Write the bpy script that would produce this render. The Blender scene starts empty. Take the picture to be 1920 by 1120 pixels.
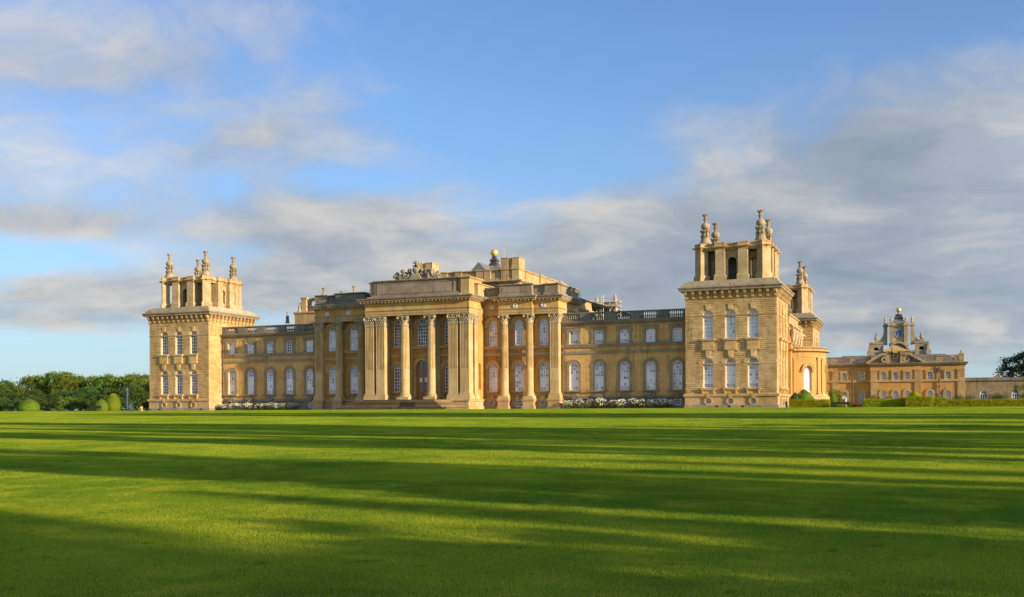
import bpy, math, random
from mathutils import Vector, Matrix, Euler
R_ = math.radians
random.seed(7)
scene = bpy.context.scene
COL = scene.collection

# ------------------------------------------------------------------ camera
cam_data = bpy.data.cameras.new('camera')
cam_data.sensor_width = 36.0
cam_data.lens = 36.35
cam_data.shift_y = 0.1069
cam_data.shift_x = -0.00057
cam_data.clip_end = 6000
cam = bpy.data.objects.new('camera', cam_data)
COL.objects.link(cam)
CAM = Vector((124.32, -143.56, 0.138))
YAW = 0.3768
cam.location = CAM
cam.rotation_euler = (Matrix.Rotation(YAW, 3, 'Z') @ Matrix.Rotation(R_(90), 3, 'X') @ Matrix.Rotation(-0.0053, 3, 'Z')).to_euler()
scene.camera = cam

# ------------------------------------------------------------------ light
SUN_AZ = R_(76.7)      # from south towards east
SUN_EL = R_(12.3)
to_sun = Vector((math.sin(SUN_AZ) * math.cos(SUN_EL), -math.cos(SUN_AZ) * math.cos(SUN_EL), math.sin(SUN_EL)))
sd = bpy.data.lights.new('sun', 'SUN')
sd.energy = 4.2
sd.angle = R_(0.53)
sd.color = (1.0, 0.785, 0.55)
sun = bpy.data.objects.new('sun', sd)
COL.objects.link(sun)
sun.rotation_euler = to_sun.to_track_quat('Z', 'Y').to_euler()
sun.location = (200, -100, 80)

vs = scene.view_settings
vs.view_transform = 'Standard'
vs.look = 'None'
vs.gamma = 1.0
vs.exposure = 0.93
vs.use_curve_mapping = False
scene.render.engine = 'CYCLES'


# ------------------------------------------------------------------ node helpers
class NT:
    def __init__(self, tree):
        self.t = tree
        tree.nodes.clear()

    def n(self, typ, **kw):
        nd = self.t.nodes.new(typ)
        for k, v in kw.items():
            if k.startswith('_'):
                continue
            setattr(nd, k, v)
        return nd

    def link(self, a, b):
        self.t.links.new(a, b)

    def put(self, sock, v):
        if isinstance(v, bpy.types.NodeSocket):
            self.t.links.new(v, sock)
        elif v is not None:
            if isinstance(v, (tuple, list)) and len(v) == 3 and sock.type == 'RGBA':
                v = (*v, 1)
            sock.default_value = v

    def m(self, op, a, b=None, c=None, clamp=False):
        nd = self.t.nodes.new('ShaderNodeMath')
        nd.operation = op
        nd.use_clamp = clamp
        for i, v in enumerate((a, b, c)):
            if v is not None:
                self.put(nd.inputs[i], v)
        return nd.outputs[0]

    def mix(self, fac, a, b, mode='MIX'):
        nd = self.t.nodes.new('ShaderNodeMix')
        nd.data_type = 'RGBA'
        nd.blend_type = mode
        self.put(nd.inputs[0], fac)
        self.put(nd.inputs[6], a)
        self.put(nd.inputs[7], b)
        return nd.outputs[2]

    def noise(self, vec, scale, detail=3, rough=0.55, dist=0.0, col=False):
        nd = self.t.nodes.new('ShaderNodeTexNoise')
        if vec is not None:
            self.link(vec, nd.inputs['Vector'])
        nd.inputs['Scale'].default_value = scale
        nd.inputs['Detail'].default_value = detail
        nd.inputs['Roughness'].default_value = rough
        nd.inputs['Distortion'].default_value = dist
        return nd.outputs['Color' if col else 'Fac']

    def ramp(self, fac, stops, mode='LINEAR'):
        nd = self.t.nodes.new('ShaderNodeValToRGB')
        cr = nd.color_ramp
        cr.interpolation = mode
        while len(cr.elements) < len(stops):
            cr.elements.new(0.5)
        for e, (p, c) in zip(cr.elements, stops):
            e.position = p
            e.color = (*c, 1) if len(c) == 3 else c
        self.put(nd.inputs[0], fac)
        return nd.outputs[0]

    def smooth(self, v, a, b, lo=0.0, hi=1.0):
        nd = self.t.nodes.new('ShaderNodeMapRange')
        nd.interpolation_type = 'SMOOTHSTEP'
        self.put(nd.inputs[0], v)
        for i, q in enumerate((a, b, lo, hi)):
            nd.inputs[i + 1].default_value = q
        return nd.outputs[0]

    def vmul(self, vec, s):
        nd = self.t.nodes.new('ShaderNodeVectorMath')
        nd.operation = 'MULTIPLY'
        self.link(vec, nd.inputs[0])
        nd.inputs[1].default_value = s
        return nd.outputs[0]

    def vadd(self, vec, s):
        nd = self.t.nodes.new('ShaderNodeVectorMath')
        nd.operation = 'ADD'
        self.link(vec, nd.inputs[0])
        self.put(nd.inputs[1], s)
        return nd.outputs[0]


# ------------------------------------------------------------------ world: sky with drifting cloud
world = bpy.data.worlds.new('World')
scene.world = world
world.use_nodes = True
w = NT(world.node_tree)
sky = w.n('ShaderNodeTexSky', sky_type='NISHITA', sun_disc=False)
sky.sun_elevation = SUN_EL
sky.sun_rotation = math.pi - SUN_AZ
sky.air_density = 1.0
sky.dust_density = 0.15
sky.ozone_density = 3.0
tc = w.n('ShaderNodeTexCoord')
D = tc.outputs['Generated']
sep = w.n('ShaderNodeSeparateXYZ')
w.link(D, sep.inputs[0])
dx, dy, dz = sep.outputs
azi = w.m('ARCTAN2', dx, dy)                      # 0 = north, + = east
ele = w.m('ARCSINE', dz)
hz = w.m('ADD', w.m('MAXIMUM', dz, 0.0), 0.24)
cx = w.m('DIVIDE', dx, hz)
cy = w.m('DIVIDE', dy, hz)
cmb = w.n('ShaderNodeCombineXYZ')
w.link(cx, cmb.inputs[0])
w.link(cy, cmb.inputs[1])
P = w.vmul(cmb.outputs[0], (1.0, 1.1, 1.0))
warp = w.noise(P, 1.6, 3, 0.55, col=True)
Pw = w.vadd(P, w.vmul(w.vadd(warp, (-0.5, -0.5, -0.5)), (0.55, 0.45, 0.0)))


def cloud_field(vec):
    big = w.noise(vec, 1.35, 3, 0.5)
    fine = w.noise(vec, 3.6, 8, 0.62)
    return w.m('ADD', w.m('MULTIPLY', big, 0.60), w.m('MULTIPLY', fine, 0.40))


F0 = cloud_field(Pw)
F1 = cloud_field(w.vadd(Pw, (0.16, -0.07, 0.0)))


def lobe(px, py, sx, sy, wt):
    """a bank of cloud (or a clear gap) at a bearing and height above the horizon, in radians"""
    u, v = px - 960, 765 - py
    a0 = math.atan2(u, 1938.7) - YAW
    e0 = math.atan2(v, math.hypot(u, 1938.7))
    a = w.m('DIVIDE', w.m('SUBTRACT', azi, a0), sx / 1938.7)
    e = w.m('DIVIDE', w.m('SUBTRACT', ele, e0), sy / 1938.7)
    r2 = w.m('ADD', w.m('MULTIPLY', a, a), w.m('MULTIPLY', e, e))
    return w.m('MULTIPLY', w.m('EXPONENT', w.m('MULTIPLY', r2, -1.0)), wt)


bias = None
for L_ in ((1750, 400, 480, 165, 0.27), (1300, 470, 330, 100, 0.20), (720, 440, 300, 85, 0.17), (380, 400, 330, 60, 0.08), (80, 110, 230, 90, 0.07),
           (330, 130, 260, 80, 0.07), (480, 270, 260, 60, 0.07), (230, 545, 230, 50, 0.20), (90, 600, 260, 22, 0.14), (920, 150, 300, 190, -0.24), (1280, 70, 330, 110, -0.16), (1130, 270, 160, 60, -0.06),
           (1650, 130, 300, 50, 0.08), (60, 480, 150, 34, -0.20), (60, 690, 330, 60, -0.24), (640, 330, 220, 40, -0.08), (60, 250, 260, 60, 0.03), (60, 410, 260, 26, 0.14), (1800, 50, 330, 70, -0.12), (920, 430, 130, 40, -0.10), (1900, 600, 200, 60, 0.10), (1560, 540, 420, 90, 0.17), (1080, 550, 300, 60, 0.14), (500, 540, 220, 50, 0.10), (1500, 250, 220, 60, 0.06)):
    b_ = lobe(*L_)
    bias = b_ if bias is None else w.m('ADD', bias, b_)
bias = w.m('ADD', bias, 0.06)
dens_in = w.m('ADD', F0, bias)
dens = w.smooth(dens_in, 0.475, 0.735)
lit = w.m('ADD', w.m('MULTIPLY', w.m('SUBTRACT', F0, F1), 2.7), 0.48)
thick = w.smooth(dens_in, 0.60, 1.0)
dt = w.n('ShaderNodeVectorMath', operation='DOT_PRODUCT')
w.link(D, dt.inputs[0])
dt.inputs[1].default_value = to_sun
# cloud opposite the sun is lit from the front and whiter
front = w.m('SUBTRACT', w.m('MULTIPLY', w.m('MAXIMUM', w.m('MULTIPLY', dt.outputs['Value'], -1.0), 0.0), 0.34), 0.10)
lit2 = w.m('ADD', w.m('SUBTRACT', lit, w.m('MULTIPLY', thick, 0.22)), front)
ccol = w.ramp(lit2, [(0.0, (0.165, 0.200, 0.245)), (0.36, (0.235, 0.258, 0.290)), (0.62, (0.345, 0.338, 0.332)), (1.0, (0.48, 0.445, 0.405))])
bg1 = w.n('ShaderNodeBackground')
# the camera's rendering of clear air: deeper blue overhead, a pale blue veil low down
skyc = w.mix(1.0, sky.outputs[0], (0.86, 1.04, 1.34), 'MULTIPLY')
veil = w.m('EXPONENT', w.m('MULTIPLY', w.m('MAXIMUM', ele, 0.0), -5.6))
skyc = w.mix(w.m('MULTIPLY', veil, 0.88), skyc, (2.85, 3.75, 4.25))
w.link(skyc, bg1.inputs[0])
bg1.inputs[1].default_value = 0.088
bg2 = w.n('ShaderNodeBackground')
# cloud scatters forward: it is brighter towards the sun's side of the sky
glow = w.m('POWER', w.m('MAXIMUM', w.m('ADD', w.m('MULTIPLY', dt.outputs['Value'], 0.8), 0.2), 0.0), 1.5)
w.link(w.m('ADD', w.m('MULTIPLY', glow, 2.7), 0.86), bg2.inputs[1])
w.link(w.mix(w.m('MINIMUM', w.m('MULTIPLY', glow, 3.0), 1.0), ccol, w.mix(1.0, ccol, (0.92, 1.0, 1.10), 'MULTIPLY')), bg2.inputs[0])
mxs = w.n('ShaderNodeMixShader')
w.link(w.m('MULTIPLY', dens, 0.93), mxs.inputs[0])
w.link(bg1.outputs[0], mxs.inputs[1])
w.link(bg2.outputs[0], mxs.inputs[2])
wo = w.n('ShaderNodeOutputWorld')
w.link(mxs.outputs[0], wo.inputs[0])
world.cycles.sampling_method = 'MANUAL'
world.cycles.sample_map_resolution = 512

# ------------------------------------------------------------------ materials
MATS = {}


def new_mat(name):
    m = bpy.data.materials.new(name)
    m.use_nodes = True
    MATS[name] = m
    return NT(m.node_tree)


def finish(t, shader):
    o = t.n('ShaderNodeOutputMaterial')
    t.link(shader, o.inputs[0])


def principled(t, color, rough=0.8, bump=None, metal=0.0, spec=0.3):
    p = t.n('ShaderNodeBsdfPrincipled')
    t.put(p.inputs['Base Color'], color)
    t.put(p.inputs['Roughness'], rough)
    p.inputs['Metallic'].default_value = metal
    p.inputs['Specular IOR Level'].default_value = spec
    if bump is not None:
        b = t.n('ShaderNodeBump')
        b.inputs['Strength'].default_value = bump[1]
        b.inputs['Distance'].default_value = bump[2]
        t.link(bump[0], b.inputs['Height'])
        t.link(b.outputs[0], p.inputs['Normal'])
    return p.outputs[0]


def stone(name, base, alt, stain, block=(0.9, 0.36), stain_amt=0.55, var=0.5, pale=None, lichen=0.0):
    """ashlar: blocks of uneven tone, mottling and run-down grime with a shape of its own"""
    t = new_mat(name)
    g = t.n('ShaderNodeNewGeometry')
    s = t.n('ShaderNodeSeparateXYZ')
    t.link(g.outputs['Position'], s.inputs[0])
    c = t.n('ShaderNodeCombineXYZ')
    t.link(t.m('ADD', s.outputs[0], s.outputs[1]), c.inputs[0])
    t.link(s.outputs[2], c.inputs[1])
    br = t.n('ShaderNodeTexBrick')
    t.link(c.outputs[0], br.inputs['Vector'])
    br.inputs['Color1'].default_value = (0, 0, 0, 1)
    br.inputs['Color2'].default_value = (1, 1, 1, 1)
    br.inputs['Mortar'].default_value = (0.35, 0.35, 0.35, 1)
    br.inputs['Scale'].default_value = 1.0
    br.inputs['Brick Width'].default_value = block[0]
    br.inputs['Row Height'].default_value = block[1]
    br.inputs['Mortar Size'].default_value = 0.012
    br.inputs['Bias'].default_value = -0.1
    n1 = t.noise(g.outputs['Position'], 0.35, 4, 0.6)
    n2 = t.noise(g.outputs['Position'], 2.3, 5, 0.65)
    n3 = t.noise(t.vmul(g.outputs['Position'], (1.1, 1.1, 0.28)), 1.1, 5, 0.65, 0.4)
    bf = t.m('MULTIPLY', t.m('POWER', br.outputs['Color'], 1.6), var)
    f1 = t.m('ADD', t.m('MULTIPLY', t.smooth(n1, 0.38, 0.64), 0.7), bf, clamp=True)
    col = t.mix(f1, base, alt)
    if pale:
        n4 = t.noise(c.outputs[0], 0.75, 1, 0.4)
        pf = t.m('MULTIPLY', t.m('GREATER_THAN', br.outputs['Color'], 0.90), t.smooth(n4, 0.42, 0.6))
        col = t.mix(t.m('MULTIPLY', pf, 0.8), col, pale)
    col = t.mix(t.m('MULTIPLY', t.smooth(n2, 0.45, 0.75), 0.45), col, stain)
    col = t.mix(t.m('MULTIPLY', t.smooth(n3, 0.52, 0.78), stain_amt), col, stain)
    n7 = t.noise(t.vmul(g.outputs['Position'], (2.4, 2.4, 0.16)), 1.0, 4, 0.6)      # runs of old grime
    n8 = t.noise(g.outputs['Position'], 0.22, 2, 0.5)
    col = t.mix(t.m('MULTIPLY', t.m('MULTIPLY', t.smooth(n7, 0.52, 0.70), t.smooth(n8, 0.40, 0.60)), 0.62), col, tuple(q * 0.55 for q in stain))
    if lichen:
        n5 = t.noise(g.outputs['Position'], 5.5, 4, 0.7)
        col = t.mix(t.m('MULTIPLY', t.smooth(n5, 0.55, 0.72), lichen), col, (0.42, 0.39, 0.31))
    hb = t.m('ADD', t.m('MULTIPLY', n2, 0.6), t.m('MULTIPLY', br.outputs['Fac'], -0.5))
    finish(t, principled(t, col, 0.88, (hb, 0.5, 0.03), spec=0.15))


stone('stone_gold', (0.62, 0.410, 0.145), (0.51, 0.295, 0.080), (0.25, 0.175, 0.085), (0.95, 0.40), 0.50, 0.60, pale=(0.66, 0.50, 0.27))
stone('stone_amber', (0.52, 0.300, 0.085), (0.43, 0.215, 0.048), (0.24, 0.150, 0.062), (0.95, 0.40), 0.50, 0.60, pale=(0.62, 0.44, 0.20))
stone('stone_pale', (0.66, 0.490, 0.235), (0.47, 0.300, 0.100), (0.25, 0.190, 0.105), (0.85, 0.261), 0.60, 0.85, pale=(0.74, 0.62, 0.41), lichen=0.10)
stone('stone_dressed', (0.53, 0.385, 0.180), (0.41, 0.270, 0.105), (0.20, 0.160, 0.100), (1.3, 0.6), 0.65, 0.50, lichen=0.16)
stone('stone_orange', (0.57, 0.325, 0.100), (0.49, 0.265, 0.075), (0.31, 0.190, 0.080), (1.0, 0.42), 0.40, 0.50, pale=(0.58, 0.40, 0.19))
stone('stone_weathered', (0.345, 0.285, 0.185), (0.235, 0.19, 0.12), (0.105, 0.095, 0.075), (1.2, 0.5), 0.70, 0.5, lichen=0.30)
stone('stone_soot_shade', (0.265, 0.232, 0.165), (0.190, 0.165, 0.115), (0.085, 0.078, 0.060), (1.1, 0.5), 0.60, 0.5, lichen=0.40)  # sooty stone; also stands for shade in recesses and the lantern core
stone('stone_band', (0.32, 0.265, 0.165), (0.25, 0.20, 0.115), (0.12, 0.105, 0.075), (1.6, 0.6), 0.60, 0.4, lichen=0.20)
stone('stone_step', (0.235, 0.175, 0.088), (0.165, 0.120, 0.056), (0.09, 0.078, 0.055), (1.9, 0.29), 0.65, 0.7)
stone('stone_step_pale', (0.34, 0.26, 0.14), (0.25, 0.185, 0.095), (0.11, 0.095, 0.065), (1.9, 0.29), 0.6, 0.7)
stone('stone_step_dark', (0.155, 0.115, 0.060), (0.11, 0.082, 0.042), (0.06, 0.052, 0.038), (1.9, 0.29), 0.6, 0.7)
stone('stone_column', (0.58, 0.430, 0.205), (0.47, 0.315, 0.120), (0.30, 0.235, 0.135), (2.2, 1.1), 0.50, 0.45, pale=(0.66, 0.56, 0.38))
stone('stone_ash', (0.47, 0.395, 0.255), (0.36, 0.29, 0.17), (0.17, 0.145, 0.10), (1.0, 0.5), 0.6, 0.5, lichen=0.2)
stone('stone_finial', (0.40, 0.325, 0.20), (0.30, 0.235, 0.13), (0.12, 0.105, 0.075), (3.0, 1.5), 0.7, 0.3, lichen=0.2)
stone('stone_lantern', (0.52, 0.405, 0.215), (0.40, 0.285, 0.125), (0.20, 0.16, 0.095), (0.9, 0.55), 0.65, 0.7, pale=(0.62, 0.52, 0.34), lichen=0.15)
stone('stone_wall', (0.345, 0.270, 0.150), (0.255, 0.195, 0.105), (0.125, 0.108, 0.075), (0.9, 0.35), 0.75, 0.7, pale=(0.46, 0.38, 0.24), lichen=0.15)
stone('stone_carved', (0.50, 0.415, 0.25), (0.38, 0.295, 0.15), (0.11, 0.098, 0.07), (3.0, 1.5), 0.80, 0.3)


def plain(name, col, rough=0.6, metal=0.0, spec=0.4, nscale=3.0, namt=0.25, dark=None):
    t = new_mat(name)
    g = t.n('ShaderNodeNewGeometry')
    n1 = t.noise(g.outputs['Position'], nscale, 4, 0.6)
    d = dark or tuple(q * 0.6 for q in col)
    c = t.mix(t.m('MULTIPLY', t.smooth(n1, 0.35, 0.7), namt * 2), col, d)
    finish(t, principled(t, c, rough, (n1, 0.15, 0.01), metal, spec))


plain('paint_white', (0.84, 0.84, 0.82), 0.5, namt=0.08)
plain('lead', (0.19, 0.19, 0.185), 0.55, namt=0.25)
stone('stone_slates', (0.20, 0.185, 0.155), (0.15, 0.14, 0.12), (0.09, 0.088, 0.08), (0.6, 0.3), 0.5, 0.6)
plain('gold_leaf', (0.86, 0.58, 0.15), 0.42, 0.55, nscale=1.0, namt=0.10)
plain('copper', (0.085, 0.068, 0.055), 0.6, namt=0.3)
plain('verdigris', (0.16, 0.27, 0.20), 0.7, namt=0.3)
plain('iron_black', (0.018, 0.019, 0.02), 0.5)
plain('pipe_lead', (0.13, 0.12, 0.105), 0.6)
plain('wood_brown', (0.42, 0.165, 0.045), 0.55, nscale=6)
plain('wood_bench', (0.030, 0.026, 0.024), 0.7, nscale=8)
plain('steel_tube', (0.48, 0.44, 0.36), 0.5, 0.2)
plain('scaffold_board', (0.52, 0.40, 0.24), 0.8)
plain('sheet_white', (0.66, 0.67, 0.70), 0.7)
plain('clock_blue', (0.025, 0.14, 0.36), 0.5)
plain('gilt_paint', (0.72, 0.60, 0.34), 0.5)
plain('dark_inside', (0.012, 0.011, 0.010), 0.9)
plain('bark', (0.085, 0.062, 0.045), 0.95, nscale=5, namt=0.4)
plain('gravel', (0.60, 0.47, 0.34), 0.95, nscale=9, namt=0.3)
plain('white_marble', (0.78, 0.75, 0.70), 0.6)
plain('terracotta', (0.46, 0.23, 0.12), 0.8)
plain('sign_white', (0.7, 0.7, 0.68), 0.6)
plain('soil', (0.06, 0.045, 0.03), 0.95)
plain('floor_stone', (0.30, 0.25, 0.17), 0.9, nscale=1.5)


def glassy(name, col, rough=0.06):
    t = new_mat(name)
    g = t.n('ShaderNodeNewGeometry')
    n1 = t.noise(g.outputs['Position'], 1.3, 2, 0.5)
    c = t.mix(t.smooth(n1, 0.3, 0.7), col, tuple(q * 0.82 for q in col))
    finish(t, principled(t, c, rough, (n1, 0.06, 0.02), spec=0.55))


glassy('glass_dark', (0.022, 0.024, 0.028))
glassy('glass_brown', (0.070, 0.042, 0.026))
glassy('glass_grey', (0.17, 0.18, 0.21), 0.15)
glassy('glass_mauve', (0.36, 0.375, 0.41), 0.10)
glassy('blind_blue', (0.60, 0.655, 0.69), 0.12)
glassy('blind_white', (0.86, 0.86, 0.84), 0.2)
glassy('blind_cream', (0.62, 0.54, 0.38), 0.2)
GL = ['glass_dark', 'glass_grey', 'blind_blue', 'blind_white', 'glass_mauve', 'glass_brown', 'blind_cream']


def leafmat(name, c1, c2, c3, trans=0.45, scale=0.5):
    t = new_mat(name)
    g = t.n('ShaderNodeNewGeometry')
    oi = t.n('ShaderNodeObjectInfo')
    n1 = t.noise(g.outputs['Position'], scale, 3, 0.6)
    n2 = t.noise(g.outputs['Position'], scale * 9, 2, 0.6)
    col = t.mix(t.smooth(n1, 0.35, 0.65), c1, c2)
    col = t.mix(t.m('MULTIPLY', t.smooth(n2, 0.5, 0.75), 0.7), col, c3)
    hs = t.n('ShaderNodeHueSaturation')
    t.link(t.m('ADD', t.m('MULTIPLY', oi.outputs['Random'], 0.05), 0.475), hs.inputs['Hue'])
    t.link(t.m('ADD', t.m('MULTIPLY', oi.outputs['Random'], 0.4), 0.8), hs.inputs['Value'])
    t.link(col, hs.inputs['Color'])
    d = t.n('ShaderNodeBsdfDiffuse')
    tr = t.n('ShaderNodeBsdfTranslucent')
    t.link(hs.outputs[0], d.inputs[0])
    t.link(hs.outputs[0], tr.inputs[0])
    mx = t.n('ShaderNodeMixShader')
    mx.inputs[0].default_value = trans
    t.link(d.outputs[0], mx.inputs[1])
    t.link(tr.outputs[0], mx.inputs[2])
    finish(t, mx.outputs[0])


leafmat('leaf_oak', (0.130, 0.205, 0.032), (0.215, 0.270, 0.040), (0.310, 0.300, 0.056), 0.45, 0.12)
leafmat('leaf_dark', (0.062, 0.120, 0.032), (0.110, 0.170, 0.038), (0.165, 0.190, 0.048), 0.40, 0.2)
leafmat('leaf_cedar', (0.022, 0.045, 0.028), (0.036, 0.060, 0.030), (0.055, 0.070, 0.032), 0.2, 0.3)
leafmat('leaf_yew', (0.120, 0.190, 0.022), (0.170, 0.230, 0.028), (0.24, 0.29, 0.045), 0.35, 0.8)
leafmat('leaf_box', (0.250, 0.310, 0.016), (0.400, 0.440, 0.020), (0.560, 0.550, 0.030), 0.45, 2.4)
leafmat('leaf_lime', (0.190, 0.290, 0.022), (0.260, 0.340, 0.028), (0.330, 0.370, 0.050), 0.45, 0.6)
leafmat('leaf_rose', (0.090, 0.150, 0.028), (0.135, 0.185, 0.036), (0.190, 0.210, 0.060), 0.45, 1.2)
leafmat('petal_white', (0.82, 0.78, 0.60), (0.85, 0.82, 0.68), (0.86, 0.84, 0.76), 0.35, 2.0)
leafmat('petal_pink', (0.62, 0.28, 0.24), (0.70, 0.36, 0.30), (0.72, 0.46, 0.38), 0.35, 2.0)
leafmat('petal_red', (0.60, 0.06, 0.07), (0.68, 0.12, 0.12), (0.7, 0.2, 0.2), 0.3, 2.0)


def grass_nodes(name, blade):
    t = new_mat(name)
    g = t.n('ShaderNodeNewGeometry')
    pos = t.vmul(g.outputs['Position'], (1, 1, 0))
    n1 = t.noise(pos, 0.16, 5, 0.65)
    n2 = t.noise(pos, 0.75, 5, 0.68)
    n3 = t.noise(pos, 7.0, 3, 0.7)
    col = t.mix(t.smooth(n1, 0.36, 0.64), (0.145, 0.275, 0.016), (0.345, 0.435, 0.026))
    col = t.mix(t.m('MULTIPLY', t.smooth(n2, 0.45, 0.72), 0.80), col, (0.520, 0.540, 0.045))
    col = t.mix(t.m('MULTIPLY', t.smooth(n3, 0.55, 0.8), 0.60), col, (0.62, 0.58, 0.15))
    n5 = t.noise(pos, 2.2, 3, 0.6)
    col = t.mix(t.m('MULTIPLY', t.smooth(n5, 0.60, 0.75), 0.85), col, (0.060, 0.150, 0.012))
    n6 = t.noise(pos, 55.0, 2, 0.6)
    col = t.mix(t.m('MULTIPLY', t.smooth(n6, 0.50, 0.72), 0.55), col, (0.50, 0.52, 0.10))
    col = t.mix(t.m('MULTIPLY', t.smooth(n6, 0.50, 0.30), 0.55), col, (0.055, 0.125, 0.012))
    if not blade:
        col = t.mix(0.70, col, (0.020, 0.040, 0.008))      # thatch, darkened so the gaps between blades look shaded
    if blade:
        d = t.n('ShaderNodeBsdfDiffuse')
        tr = t.n('ShaderNodeBsdfTranslucent')
        t.link(col, d.inputs[0])
        t.link(col, tr.inputs[0])
        mx = t.n('ShaderNodeMixShader')
        mx.inputs[0].default_value = 0.52
        t.link(d.outputs[0], mx.inputs[1])
        t.link(tr.outputs[0], mx.inputs[2])
        finish(t, mx.outputs[0])
    else:
        finish(t, principled(t, col, 0.9, (n3, 0.6, 0.03), spec=0.1))


grass_nodes('lawn_ground', False)
grass_nodes('grass_blade', True)

t = new_mat('fountain_water')
pw = t.n('ShaderNodeBsdfPrincipled')
pw.inputs['Base Color'].default_value = (0.85, 0.90, 0.95, 1)
pw.inputs['Roughness'].default_value = 0.2
pw.inputs['Alpha'].default_value = 0.5
finish(t, pw.outputs[0])


# ------------------------------------------------------------------ mesh helper
class MB:
    def __init__(self, *mats):
        self.v, self.f, self.mi, self.mats = [], [], [], list(mats)
        self.T = None
        self.cur = 0
        self.smooth = False

    def use(self, name):
        if name not in self.mats:
            self.mats.append(name)
        self.cur = self.mats.index(name)
        return self

    def add(self, pts, faces):
        b = len(self.v)
        if self.T is not None:
            pts = [self.T @ Vector(p) for p in pts]
        self.v.extend(tuple(p) for p in pts)
        for fc in faces:
            self.f.append(tuple(b + i for i in fc))
            self.mi.append(self.cur)

    def quad(self, a, b, c, d):
        self.add([a, b, c, d], [(0, 1, 2, 3)])

    def box(self, x0, x1, y0, y1, z0, z1, top=None):
        """top=(dx,dy): inset of the top face"""
        ix, iy = top or (0, 0)
        self.add([(x0, y0, z0), (x1, y0, z0), (x1, y1, z0), (x0, y1, z0), (x0 + ix, y0 + iy, z1), (x1 - ix, y0 + iy, z1), (x1 - ix, y1 - iy, z1), (x0 + ix, y1 - iy, z1)],
                 [(0, 3, 2, 1), (4, 5, 6, 7), (0, 1, 5, 4), (1, 2, 6, 5), (2, 3, 7, 6), (3, 0, 4, 7)])

    def ring(self, x0, x1, y0, y1, prof, cap_top=False, cap_bot=False):
        """moulding carried round a rectangle; prof = [(out, z), ...] from the bottom up"""
        pts, fs = [], []
        for o, z in prof:
            pts += [(x0 - o, y0 - o, z), (x1 + o, y0 - o, z), (x1 + o, y1 + o, z), (x0 - o, y1 + o, z)]
        for i in range(len(prof) - 1):
            for k in range(4):
                a, b = i * 4 + k, i * 4 + (k + 1) % 4
                fs.append((a, b, b + 4, a + 4))
        if cap_top:
            n = (len(prof) - 1) * 4
            fs.append((n, n + 1, n + 2, n + 3))
        if cap_bot:
            fs.append((3, 2, 1, 0))
        self.add(pts, fs)

    def lathe(self, cx, cy, prof, n=16, cap=True, a0=0.0):
        pts, fs = [], []
        for r, z in prof:
            for k in range(n):
                a = a0 + 2 * math.pi * k / n
                pts.append((cx + r * math.cos(a), cy + r * math.sin(a), z))
        for i in range(len(prof) - 1):
            for k in range(n):
                a, b = i * n + k, i * n + (k + 1) % n
                fs.append((a, b, b + n, a + n))
        if cap:
            fs.append(tuple(range((len(prof) - 1) * n, len(prof) * n)))
            fs.append(tuple(range(n - 1, -1, -1)))
        self.add(pts, fs)

    def prism(self, poly, y0, y1):
        """polygon in (x,z), counter-clockwise seen from -y, pushed from y0 (front) to y1"""
        n = len(poly)
        self.add([(x, y0, z) for x, z in poly] + [(x, y1, z) for x, z in poly],
                 [tuple(range(n)), tuple(range(2 * n - 1, n - 1, -1))] + [((i + 1) % n, i, n + i, n + (i + 1) % n) for i in range(n)])

    def tube(self, p, q, r0, r1=None, n=6):
        p, q = Vector(p), Vector(q)
        r1 = r0 if r1 is None else r1
        d = (q - p).normalized()
        a = d.orthogonal().normalized()
        b = d.cross(a)
        pts = []
        for c, r in ((p, r0), (q, r1)):
            for k in range(n):
                t_ = 2 * math.pi * k / n
                pts.append(c + a * (r * math.cos(t_)) + b * (r * math.sin(t_)))
        self.add(pts, [(k, (k + 1) % n, n + (k + 1) % n, n + k) for k in range(n)] + [tuple(range(n - 1, -1, -1)), tuple(range(n, 2 * n))])

    def blob(self, c, r, seed=0, n=8, m=6, jit=0.0):
        rnd = random.Random(seed)
        rx, ry, rz = r if isinstance(r, tuple) else (r, r, r)
        pts, fs = [], []
        for i in range(m + 1):
            ph = math.pi * i / m - math.pi / 2
            for k in range(n):
                a = 2 * math.pi * k / n
                q = 1 + rnd.uniform(-jit, jit)
                pts.append((c[0] + rx * q * math.cos(ph) * math.cos(a), c[1] + ry * q * math.cos(ph) * math.sin(a), c[2] + rz * q * math.sin(ph)))
        for i in range(m):
            for k in range(n):
                a, b = i * n + k, i * n + (k + 1) % n
                fs.append((a, b, b + n, a + n))
        self.add(pts, fs)

    def mesh(self, name):
        me = bpy.data.meshes.new(name)
        me.from_pydata(self.v, [], self.f)
        for q in self.mats:
            me.materials.append(MATS[q])
        me.polygons.foreach_set('material_index', self.mi)
        if self.smooth:
            me.polygons.foreach_set('use_smooth', [True] * len(self.f))
        me.update()
        return me


ORG = {}


def put(name, me, parent=None, at=(0, 0, 0), rotz=0.0, scale=None):
    """at = world position when the parent is an unrotated thing, local position inside a rotated one"""
    o = bpy.data.objects.new(name, me)
    COL.objects.link(o)
    at = Vector(at)
    if parent is not None:
        o.parent = parent
        o.location = at - ORG.get(parent.name, Vector())
    else:
        o.location = at
    ORG[o.name] = at
    o.rotation_euler = (0, 0, rotz)
    if scale:
        o.scale = scale
    return o


def sub(name, me, parent, at=(0, 0, 0), rotz=0.0):
    """sub-part placed in its parent's own coordinates"""
    o = bpy.data.objects.new(name, me)
    COL.objects.link(o)
    o.parent = parent
    o.location = at
    o.rotation_euler = (0, 0, rotz)
    ORG[o.name] = Vector((0, 0, 0))
    return o


def thing(name, label, cat, at=(0, 0, 0), group=None, rotz=0.0):
    o = put(name, None, None, at, rotz)
    o.empty_display_size = 0.5
    return tag(o, label, cat, group)


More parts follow.
